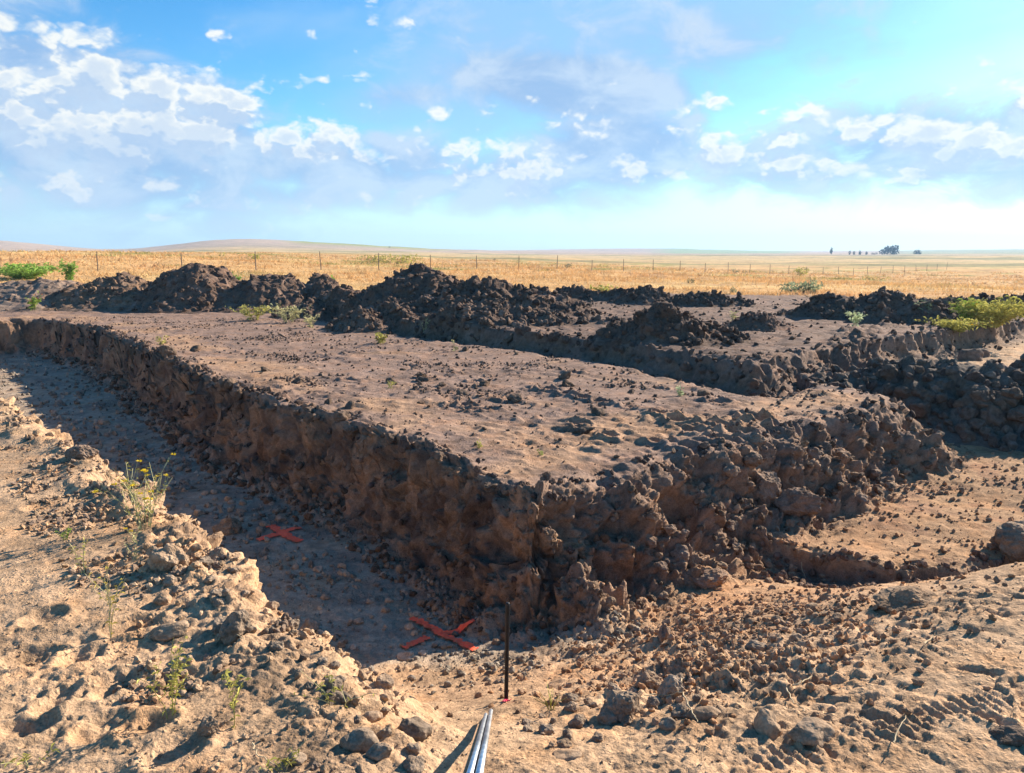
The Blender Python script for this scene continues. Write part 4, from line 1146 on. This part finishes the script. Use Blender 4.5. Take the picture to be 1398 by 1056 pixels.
p = up(345, 437); plant('wide yellow green weed patch on the pad before the left heaps', p, hpx(p, 20), hpx(p, 38), 30, 9, .12, .02, YGREEN * .9, PALE, 0, branch=1)
p = up(395, 440); plant('straw coloured weed patch right of the wide yellow green one', p, hpx(p, 26), hpx(p, 36), 28, 7, .13, .018, PALE, PALE, 0, branch=1)
p = up(425, 448); plant('small straw weed at the right end of the back weed patches', p, hpx(p, 20), hpx(p, 16), 12, 6, .12, .018, PALE, PALE, 0, branch=1)
p = up(520, 470); plant('flat green weed on a dark patch of the pad', p, hpx(p, 18), hpx(p, 18), 9, 9, .10, .02, YGREEN * .8, YGREEN, 0, branch=1)
p = up(580, 460); plant('thin dry stalks standing near the foot of the middle heaps', p, hpx(p, 30), hpx(p, 8), 5, 4, .08, .008, PALE, PALE, 0, branch=1)
p = up(622, 480); plant('pale stalk alone on the back of the pad', p, hpx(p, 16), hpx(p, 7), 4, 4, .08, .008, PALE, PALE, 0, branch=1)
p = up(222, 470); plant('small yellowish weed near the left rim of the pad', p, hpx(p, 10), hpx(p, 12), 8, 6, .08, .014, YGREEN, PALE, 0, branch=0)
p = up(532, 530); plant('faint yellow weed in the middle of the pad', p, hpx(p, 12), hpx(p, 10), 6, 5, .05, .007, YGREEN, PALE, 0, branch=0)
p = up(655, 612); plant('tiny weed on the pale ground near the near corner of the pad', p, hpx(p, 11), hpx(p, 9), 6, 5, .04, .005, YGREEN, PALE, 0, branch=0)
p = up(738, 622); plant('tiny green sprout on the pad right of the near corner weed', p, hpx(p, 9), hpx(p, 8), 5, 5, .035, .005, GREEN, PALE, 0, branch=0)
p = up(928, 540); plant('small pale grey plant at the right side of the pad', p, hpx(p, 14), hpx(p, 9), 8, 7, .05, .01, SAGE * 1.6, SAGE, 0, branch=0)
p = up(1167, 446); plant('small silvery plant alone in front of the long ridged heap', p, hpx(p, 22), hpx(p, 13), 14, 8, .10, .016, SAGE * 1.9, SAGE * 1.5, 0, branch=1)
p = up(1262, 440); plant('feathery dull green weed between the ridged heap and the yellow weeds', p, hpx(p, 28), hpx(p, 12), 8, 12, .10, .012, SAGE * 1.1, SAGE, 0, branch=2)
p = up(1305, 452); plant('low yellow green mat of weeds with orange flowers on the right block', p, hpx(p, 16), hpx(p, 44), 50, 14, .11, .014, YGREEN * 1.0, YGREEN, 34, (.80, .42, .02), 1)
p = up(1352, 446); plant('tallest bright yellow green weed clump on the right block', p, hpx(p, 36), hpx(p, 62), 90, 20, .15, .010, YGREEN * 1.1, YGREEN, 8, (.75, .55, .05), 2)
p = up(1320, 442); plant('upright green weed joining the tall clump on the right block', p, hpx(p, 30), hpx(p, 24), 26, 16, .13, .011, GREEN * 1.3, YGREEN, 4, (.75, .5, .04), 2)
p = up(1003, 440); plant('wisp of straw beside the reddish mound', p, hpx(p, 14), hpx(p, 10), 8, 5, .1, .012, PALE, PALE, 0, branch=0)
p = upf(34, 381); plant('bright green weed bank beyond the soil at the far left', p, hpx(p, 18), hpx(p, 56), 110, 12, .3, .03, BRIGHT * 1.5, BRIGHT, 0, branch=1, name='weed_bank')
p = upf(94, 384); plant('rounded green weed clump right of the green weed bank', p, hpx(p, 26), hpx(p, 14), 16, 16, .22, .05, BRIGHT * 1.5, BRIGHT, 0, branch=1)
p = upf(324, 387); plant('small green weed in the gap right of the tallest left heap', p, hpx(p, 12), hpx(p, 10), 8, 12, .2, .05, BRIGHT, BRIGHT, 0, branch=0)
p = upf(442, 391); plant('green weed in the gap before the middle heaps', p, hpx(p, 14), hpx(p, 14), 10, 12, .2, .05, BRIGHT * 1.1, BRIGHT, 0, branch=0)
p = upf(822, 399); plant('pale green weeds among the row of clods in the grass', p, hpx(p, 9), hpx(p, 26), 16, 8, .2, .04, YGREEN, PALE, 0, branch=0)

# dry roots and twigs
M_ROOT = plain('dry_root', (.46, .36, .22), .8, vary=.2)
def twig(label, pix, lift=.015, r=.003, name='dry_twig', wob=.01):
    m = Mesh(); pts = []
    for a, b in pix:
        q = up(a, b); pts.append(np.array(q) + [0, 0, lift])
    fine = []
    for a, b in zip(pts[:-1], pts[1:]):
        for t in np.linspace(0, 1, 4, endpoint=False): fine.append(a + (b - a) * t + rng.normal(size=3) * wob * .3)
    fine.append(pts[-1]); fine = np.array(fine)
    m.tube(fine, np.linspace(r, r * .5, len(fine)), 5); m.c = []
    o = m.build(name, M_ROOT); return tag(o, label, 'twig')
twig('pale dry root hanging down the front of the foreground rubble pile', [(930, 936), (933, 958), (940, 972), (946, 984), (952, 996)], .03, .0035, 'dry_root')
twig('straight pale straw lying across the foreground rubble pile', [(880, 962), (905, 961), (930, 958)], .04, .003, 'straw')
twig('short pale twig lying left of the rounded boulder', [(1084, 942), (1096, 936), (1108, 929)], .02, .0035)
twig('curved dry stem in front of the short pale twig', [(1074, 946), (1079, 960), (1092, 972), (1100, 978)], .02, .003)
twig('forked pale twig on the trampled ground at right', [(1262, 884), (1272, 876), (1290, 871)], .02, .003)
twig('thin dark stem on the trampled ground near the lower right', [(1218, 1022), (1226, 1004), (1236, 984)], .02, .0025)
twig('bent dry stem over the dark lump on the left bank', [(300, 882), (304, 866), (318, 869), (334, 884)], .03, .0025)
twig('curved grass stalk near the bottom of the left bank', [(345, 1022), (352, 1036), (366, 1046), (376, 1052)], .02, .0025)
twig('small pale twig standing on the right side of the gravel slope', [(1093, 772), (1096, 786), (1101, 796)], .03, .003)

# ------------------------------------------------------------------ survey things
M_BLACK = plain('black_paint', (.012, .012, .013), .45, vary=.2); M_STEEL = plain('aluminium', (.60, .63, .66), .36, metal=1.0, vary=.22, scale=14)
M_DARKMETAL = plain('dark_plastic', (.02, .02, .022), .5); M_WOOD = plain('weathered_wood', (.33, .20, .11), .75, vary=.3, scale=18); M_PINK = plain('pink_tape', (.75, .06, .13), .55, vary=.2, trans=.2); M_REDT = plain('red_tape', (.42, .02, .06), .6, vary=.3, trans=.2)
base = at(691, 957); sh = 0.5
d_top = px_dir(693, 823); tt = math.hypot(base.x, base.y) / math.hypot(d_top[0], d_top[1]); top = np.array([d_top[0] * tt, d_top[1] * tt, CAMH + d_top[2] * tt])
root = bpy.data.objects.new('survey_stake', None); COL.objects.link(root); root.location = base
tag(root, 'thin black stake standing upright at the end of the left trench', 'stake')
m = Mesh(); b0 = np.zeros(3); t0 = top - np.array(base); ax = t0 / np.linalg.norm(t0)
m.tube([b0 - ax * .12, b0, t0 * .5, t0 - ax * .012], .0098, 12); m.c = []; m.build('shaft', M_BLACK, root, False)
m = Mesh(); m.tube([t0 - ax * .012, t0 - ax * .003, t0 + ax * .001], [.0099, .0097, .006], 12); m.c = []; m.build('cap', M_DARKMETAL, root)
def tape(name, label, pix, width, mat, cat, seed=0):
    m = Mesh(); r = np.random.default_rng(seed); pts = [np.array(up(a, b)) + [0, 0, .008] for a, b in pix]
    fine = [a + (b - a) * t for a, b in zip(pts[:-1], pts[1:]) for t in np.linspace(0, 1, 6, endpoint=False)] + [pts[-1]]
    for i, q in enumerate(fine):
        t = fine[min(i + 1, len(fine) - 1)] - fine[max(i - 1, 0)]; u, v = frame(t)
        a = r.uniform(-1.0, 1.0); s_ = (math.cos(a) * u + math.sin(a) * v) * width; q = q + np.array([0, 0, abs(r.normal(0, width * .5))])
        m.v += [tuple(q - s_), tuple(q + s_ * .1 + np.array([0, 0, width * .4])), tuple(q + s_)]
    for i in range(len(fine) - 1):
        for k in (0, 1): b = i * 3 + k; m.f.append((b, b + 1, b + 4, b + 3))
    return tag(m.build(name, mat), label, cat)
tape('marking_tape', 'scrap of bright pink tape lying at the foot of the black stake', [(687, 961), (692, 958), (697, 960)], .008, M_PINK, 'tape', 1)
tape('marking_tape', 'dark red strip of tape lying by the foot of the shaded rubble heap', [(1350, 601), (1362, 603), (1374, 604), (1386, 606), (1400, 605), (1418, 607)], .035, M_REDT, 'tape', 2)

# tripod leg reaching in from below: two tubes, a dark rail between, a wooden slat underneath
tip = np.array(at(668, 976)) + [0, 0, .02]
dd_ = px_dir(649, 1056); far_end = np.array([0, 0, CAMH]) + dd_ * 1.72
axis = far_end - tip; axis /= np.linalg.norm(axis); endp = far_end + axis * .45
u, v = frame(axis)
if u[0] < 0: u = -u
if v[2] < 0: v = -v
root = bpy.data.objects.new('tripod_leg', None); COL.objects.link(root); root.location = tip
tag(root, 'silver metal leg of two long tubes reaching in from the bottom edge', 'tripod leg')
L_ = np.linalg.norm(endp - tip)
def rod(name, off, s0, r, mat, sides=14):
    m = Mesh(); o_ = np.asarray(off)
    m.tube([o_ + axis * (s0 - .0), o_ + axis * (s0 + .006), o_ + axis * (s0 + .02), o_ + axis * L_ * .5, o_ + axis * L_], [r * .35, r * .75, r, r, r], sides); m.c = []
    return m.build(name, mat, root, True)
rod('tube', u * .008, 0.0, .0082, M_STEEL); rod('tube', -u * .011 - v * .003, .2, .0076, M_STEEL)
rod('rail', -u * .001 - v * .007, .22, .004, M_DARKMETAL, 8)
m = Mesh(); w0 = -u * .024 - v * .014
for s0 in (.62, L_):
    for a, b in ((-.008, -.006), (.008, -.006), (.008, .006), (-.008, .006)): m.v.append(tuple(w0 + axis * s0 + u * a + v * b))
m.f += [(0, 1, 2, 3), (7, 6, 5, 4)] + [(k, k + 4, (k + 1) % 4 + 4, (k + 1) % 4) for k in range(4)]
m.build('slat', M_WOOD, root)

# sprayed crosses on the trench floor: paint films draped over the gravel
def paint_mat():
    m = bpy.data.materials.new('orange_paint'); m.use_nodes = True; t = m.node_tree; S = NT(t); b = t.nodes['Principled BSDF']
    geo = S.new('ShaderNodeNewGeometry'); n = S.noise(geo.outputs['Position'], 45, 4, .7)
    S.put(b.inputs['Base Color'], S.mix(S.ramp(n, .35, .65), (.95, .075, .03, 1), (1.0, .15, .05, 1))); b.inputs['Roughness'].default_value = .8
    return m
M_PAINT = paint_mat()
def cross(label, strokes, w, centre):
    root = bpy.data.objects.new('paint_mark', None); COL.objects.link(root); c = at(*centre); root.location = c
    tag(root, label, 'paint mark')
    for a, b in strokes:
        p0, p1 = np.array(up(*a)), np.array(up(*b)); d = p1 - p0; L = np.hypot(d[0], d[1]); t = d[:2] / L; nrm = np.array([-t[1], t[0]])
        nu, nv = int(L / .007), max(4, int(w * 2.2 / .007)); V = []; ok = []
        for i in range(nu + 1):
            for j in range(nv + 1):
                s_ = i / nu * L; q = (j / nv - .5) * w * 2.2
                xy = p0[:2] + t * s_ + nrm * (q + .012 * math.sin(s_ * 9))
                z = drop(xy[0], xy[1])[0].z
                V.append((xy[0] - c.x, xy[1] - c.y, z - c.z))
                ok.append(1 - (abs(q) / (w * .5)) ** 2 - .35 * (abs(s_ / L - .5) * 2) ** 6)
        V = np.array(V, np.float32); ok = np.array(ok)
        zz = V[:, 2].reshape(nu + 1, nv + 1)
        for _ in range(2):
            pz = np.pad(zz, 1, mode='edge'); mx = np.max([pz[a:a + nu + 1, b:b + nv + 1] for a in range(3) for b in range(3)], axis=0); zz = np.maximum(zz, mx * .6 + zz * .4)
        V[:, 2] = zz.ravel() + .012
        ok = ok + .6 * n2(V[:, 0] * 24, V[:, 1] * 24) + .75 * n2(V[:, 0] * 60, V[:, 1] * 60) + .12
        q = grid_quads(nu + 1, nv + 1); q = q[(ok[q] > .12).sum(1) >= 3]
        if len(q): obj('stroke', mesh_arrays('stroke', V, quads=q), M_PAINT, root)
cross('orange sprayed cross farther along the shaded trench floor', [((360, 716), (410, 741)), ((352, 739), (384, 730)), ((384, 729), (411, 722))], .095, (383, 729))
cross('orange sprayed cross nearest the black stake on the shaded trench floor', [((562, 845), (648, 890)), ((551, 887), (586, 872)), ((600, 868), (648, 849))], .068, (600, 868))

# ------------------------------------------------------------------ dry grass, shrubs, fence posts and far trees
def fz(x, y): return float(FIELD.ray_cast(Vector((x, y, 200)), DOWN)[1].z)
M_GRASS = plain('dry_grass', (.5, .32, .12), .9, vary=.12, scale=1.5, trans=.3, attr='soil')
def grass():
    n = 26000
    a = np.radians(rng.uniform(-44, 44, n)); u = rng.uniform(0, 1, n); r = 26 * (150 / 26) ** (u ** 1.05)
    x, y = r * np.sin(a), r * np.cos(a)
    k = field_edge(x, y) > -.6 + .6 * rng.uniform(0, 1, n); x, y, r = x[k], y[k], r[k]
    pat = sstep(fbm2(x * .12, y * .12, 3), -.5, .4); k = rng.uniform(0, 1, len(x)) < .35 + .65 * pat; x, y, r = x[k], y[k], r[k]
    base = field_color(x, y)
    z = field_height(x, y) + .09 + .25 * np.interp(r, [40, 90], [0, 1]) * n2(x * .09, y * .09) + .05 * n2(x * .5, y * .5)
    nb = 5; N = len(x)
    sc_ = np.clip(r / 42, .7, 2.6)
    V = np.zeros((N, nb, 3, 3), np.float32)
    ang = rng.uniform(0, 6.28, (N, nb)); off = rng.normal(0, .16, (N, nb, 2)) * sc_[:, None, None]
    h = rng.uniform(.06, .22, (N, nb)) * np.clip(sc_, .8, 1.35)[:, None] * (.55 + .75 * sstep(fbm2(x * .3, y * .3, 2), -.4, .5))[:, None]; w = .040 * sc_[:, None] * rng.uniform(.6, 1.3, (N, nb))
    lean = rng.normal(0, .14, (N, nb, 2)) * sc_[:, None, None]
    bx = x[:, None] + off[..., 0]; by = y[:, None] + off[..., 1]; bz = z[:, None] - .06
    V[..., 0, 0] = bx - np.cos(ang) * w; V[..., 0, 1] = by - np.sin(ang) * w; V[..., 0, 2] = bz
    V[..., 1, 0] = bx + np.cos(ang) * w; V[..., 1, 1] = by + np.sin(ang) * w; V[..., 1, 2] = bz
    V[..., 2, 0] = bx + lean[..., 0]; V[..., 2, 1] = by + lean[..., 1]; V[..., 2, 2] = bz + .06 + h
    me = mesh_arrays('dry_grass', V.reshape(-1, 3), tris=np.arange(N * nb * 3).reshape(-1, 3), smooth=False)
    c = np.repeat(base * rng.uniform(.9, 1.14, (N, 1)), nb * 3, 0); set_color(me, c)
    return obj('dry_grass', me, M_GRASS, kind='stuff')
grass()

def shrub(label, px, py, wpx, hpx_, dist, col, leafy=260, group='shrubs in the dry grass', name='shrub'):
    d = px_dir(px, py); h = math.hypot(d[0], d[1]); q_, _n = target_hit(px, py, FIELD)
    if q_ is not None and 24 < math.hypot(q_[0], q_[1]) < 260: dist = math.hypot(q_[0], q_[1])
    x, y = d[0] / h * dist, d[1] / h * dist; z = fz(x, y)
    W_, H_ = wpx * dist / FPX / 2, hpx_ * dist / FPX
    root = bpy.data.objects.new(name, None); COL.objects.link(root); root.location = (x, y, z); tag(root, label, 'shrub', group)
    L = Mesh(); S = Mesh(); nl = max(3, int(wpx / 9))
    lobes = [(rng.uniform(-.75, .75) * W_, rng.uniform(-.4, .4) * W_, rng.uniform(.3, .62) * H_, rng.uniform(.3, .5)) for _ in range(nl)]
    for q in range(leafy):
        lx, ly, lz, lr = lobes[rng.integers(nl)]
        g = rng.normal(size=3); g /= np.linalg.norm(g); g *= rng.uniform(.4, 1) ** .5
        pt = np.array([lx + g[0] * W_ * lr, ly + g[1] * W_ * lr, max(lz + g[2] * H_ * .45, .02)])
        L.leaf(pt, rng.normal(size=3) + [0, 0, .6], H_ * .30, H_ * .07, jit(col, .4))
    for lx, ly, lz, lr in lobes: S.tube([(lx * .3, ly * .3, -.1), (lx * .7, ly * .7, lz * .5), (lx, ly, lz)], [.03, .022, .012], 4, (.16, .12, .07))
    S.build('stems', M_STEM, root); L.build('foliage', M_LEAF, root)
shrub('wide yellow green shrub strip in the grass beyond the middle peak', 532, 360, 84, 12, 75, YGREEN * .9, 420)
shrub('small yellow green shrub in the grass above the right left heap', 345, 356, 26, 9, 72, YGREEN * 1.05, 160)
shrub('tiny green shrub left of the small yellow green one', 303, 350, 12, 5, 95, YGREEN, 70)
shrub('largest grey green sagebrush in the grass left of the long ridged heap', 1085, 400, 62, 16, 34, SAGE * 1.1, 420)
shrub('yellow green shrub beyond the sagebrush in the grass', 1094, 377, 28, 10, 60, YGREEN * .95, 160)
shrub('dark green shrub left of the yellow green one in the grass', 1008, 374, 22, 6, 62, SAGE * .7, 110)
shrub('small dark shrub in the grass near the middle of the field', 778, 366, 20, 6, 75, SAGE * .6, 110)
shrub('small dark shrub far off above the middle heaps', 677, 357, 10, 4, 110, SAGE * .6, 60)
shrub('low yellow shrub patch in the field at middle right', 826, 365, 26, 5, 85, YGREEN, 110)
shrub('low green patch in the field far right', 1195, 382, 34, 6, 55, YGREEN * .9, 150)
shrub('brown dry bush in the grass above the small cone heap', 941, 387, 10, 7, 45, PALE * .45, 90)
shrub('small green bush in the grass right of the low flat heap', 998, 401, 12, 8, 36, SAGE * .9, 90)

M_POST = plain('weathered_post', (.17, .135, .10), .9, vary=.3, scale=8)
POST_L = {0: 'leftmost fence post in the dry grass, at the left edge', 1: 'fence post in the grass above the lumpy left heap', 2: 'fence post above the tallest left heap', 3: 'fence post beside the small yellow green shrub', 4: 'fence post between the left heaps and the middle peak',
          5: 'fence post in front of the wide yellow green shrub strip', 6: 'fence post just right of the middle peak', 7: 'fence post above the shoulder of the middle heaps'}
def post_mesh(s):
    m = Mesh(); m.tube([(0, 0, -.4), (0.004, 0, .4), (-.004, .005, .9), (.006, 0, 1.16)], [.035, .032, .030, .027], 6); m.c = []
    me = bpy.data.meshes.new('fence_post'); me.from_pydata(m.v, [], m.f); me.materials.append(M_POST); return me
PM = post_mesh(0); Y0 = 42.0
for k in range(0, 31):
    x, y = (-.646 + .0825 * k) * Y0, (1 + .0778 * k) * Y0
    o = bpy.data.objects.new('fence_post', PM); COL.objects.link(o); o.location = (x, y, fz(x, y)); o.rotation_euler = (rng.normal(0, .03), rng.normal(0, .03), rng.uniform(0, 3)); o.scale = (1, 1, rng.uniform(.9, 1.1))
    tag(o, POST_L.get(k) or ORD[k - 8] + ' fence post right of the one above the middle heaps shoulder', 'fence post', 'fence posts across the grass field')

M_TREE = plain('far_tree_leaf', (.035, .055, .022), .8, vary=.3, scale=2, attr='soil'); M_TRUNK = plain('far_tree_trunk', (.07, .05, .035), .9)
def tree(label, px, wpx, hpx_, dist, lobes, trunk=.25, n=420):
    d = px_dir(px, 346); h = math.hypot(d[0], d[1]); x, y = d[0] / h * dist, d[1] / h * dist; z = fz(x, y)
    W_, H_ = wpx * dist / FPX / 2, hpx_ * dist / FPX
    root = bpy.data.objects.new('tree', None); COL.objects.link(root); root.location = (x, y, z - .2); tag(root, label, 'tree', 'far trees on the horizon')
    m = Mesh(); m.tube([(0, 0, -.5), (.05, 0, H_ * .3), (0, .1, H_ * .75)], [H_ * .05, H_ * .038, H_ * .012], 6); m.c = []
    for k in range(4):
        a = rng.uniform(0, 6.28); m.tube([(0, 0, H_ * .35), (math.cos(a) * W_ * .5, math.sin(a) * W_ * .5, H_ * .7)], [H_ * .022, H_ * .008], 4); m.c = []
    m.build('trunk', M_TRUNK, root)
    L = Mesh()
    for q in range(n):
        lx, lz, lr = lobes[rng.integers(len(lobes))]
        g = rng.normal(size=3); g /= np.linalg.norm(g); g *= rng.uniform(.3, 1) ** .5
        pt = np.array([(lx + g[0] * lr) * W_, g[1] * lr * W_, max((lz + g[2] * lr * .8) * H_, trunk * H_ * .6)])
        L.leaf(pt, rng.normal(size=3), H_ * .16, H_ * .06, jit((.035, .055, .022), .4))
    L.build('crown', M_TREE, root)
TD = 620
tree('left of the two tallest touching trees on the right horizon', 1208, 14, 10, TD, [(-.5, .35, .45), (.0, .6, .45), (.5, .75, .4), (.3, .4, .5)], .1)
tree('right of the two tallest touching trees on the right horizon', 1221, 14, 11, TD, [(-.4, .7, .45), (.3, .78, .4), (.2, .4, .5), (-.4, .35, .5)], .1)
tree('rounded tree alone right of the tall pair on the horizon', 1252, 10, 7, TD, [(0, .55, .6), (-.5, .35, .45), (.5, .35, .45)], .05, 260)
tree('slim tree with a clear trunk, leftmost on the right horizon', 1135, 5, 7, TD, [(0, .75, .7), (-.2, .6, .5)], .5, 200)
tree('small far tree, second from the left on the right horizon', 1160, 4, 5, TD, [(0, .6, .7)], .2, 120)
tree('small far tree just right of the second one on the horizon', 1166, 4, 5, TD, [(0, .6, .7)], .2, 120)
tree('narrow far tree midway between the slim tree and the tall pair', 1174, 4.5, 6, TD, [(0, .6, .7), (0, .35, .6)], .1, 140)
tree('pointed low tree left of the dark hedge on the horizon', 1183, 4.5, 5, TD, [(0, .55, .6), (0, .25, .8)], .1, 140)
tree('low dark hedge like tree touching the tall pair on its left', 1194, 9, 4, TD, [(-.5, .4, .5), (.4, .45, .5)], .0, 160)
tree('faint low bush on the skyline beyond the middle peak', 532, 4, 3, 700, [(0, .5, .7)], .1, 60)

# ------------------------------------------------------------------ thin haze over the plain
def haze():
    m = bpy.data.materials.new('haze'); m.use_nodes = True; t = m.node_tree; t.nodes.clear()
    v = t.nodes.new('ShaderNodeVolumePrincipled'); v.inputs['Color'].default_value = (.40, .66, 1, 1); v.inputs['Density'].default_value = .00036; v.inputs['Anisotropy'].default_value = .2
    o = t.nodes.new('ShaderNodeOutputMaterial'); t.links.new(v.outputs[0], o.inputs['Volume'])
    x0, x1, y0, y1, z0, z1 = -2350, 2350, -70, 2350, -6, 60
    V = [(x, y, z) for z in (z0, z1) for y in (y0, y1) for x in (x0, x1)]
    me = bpy.data.meshes.new('haze'); me.from_pydata(V, [], [(0, 2, 3, 1), (4, 5, 7, 6), (0, 1, 5, 4), (2, 6, 7, 3), (0, 4, 6, 2), (1, 3, 7, 5)])
    obj('haze', me, m, kind='stuff')
haze()
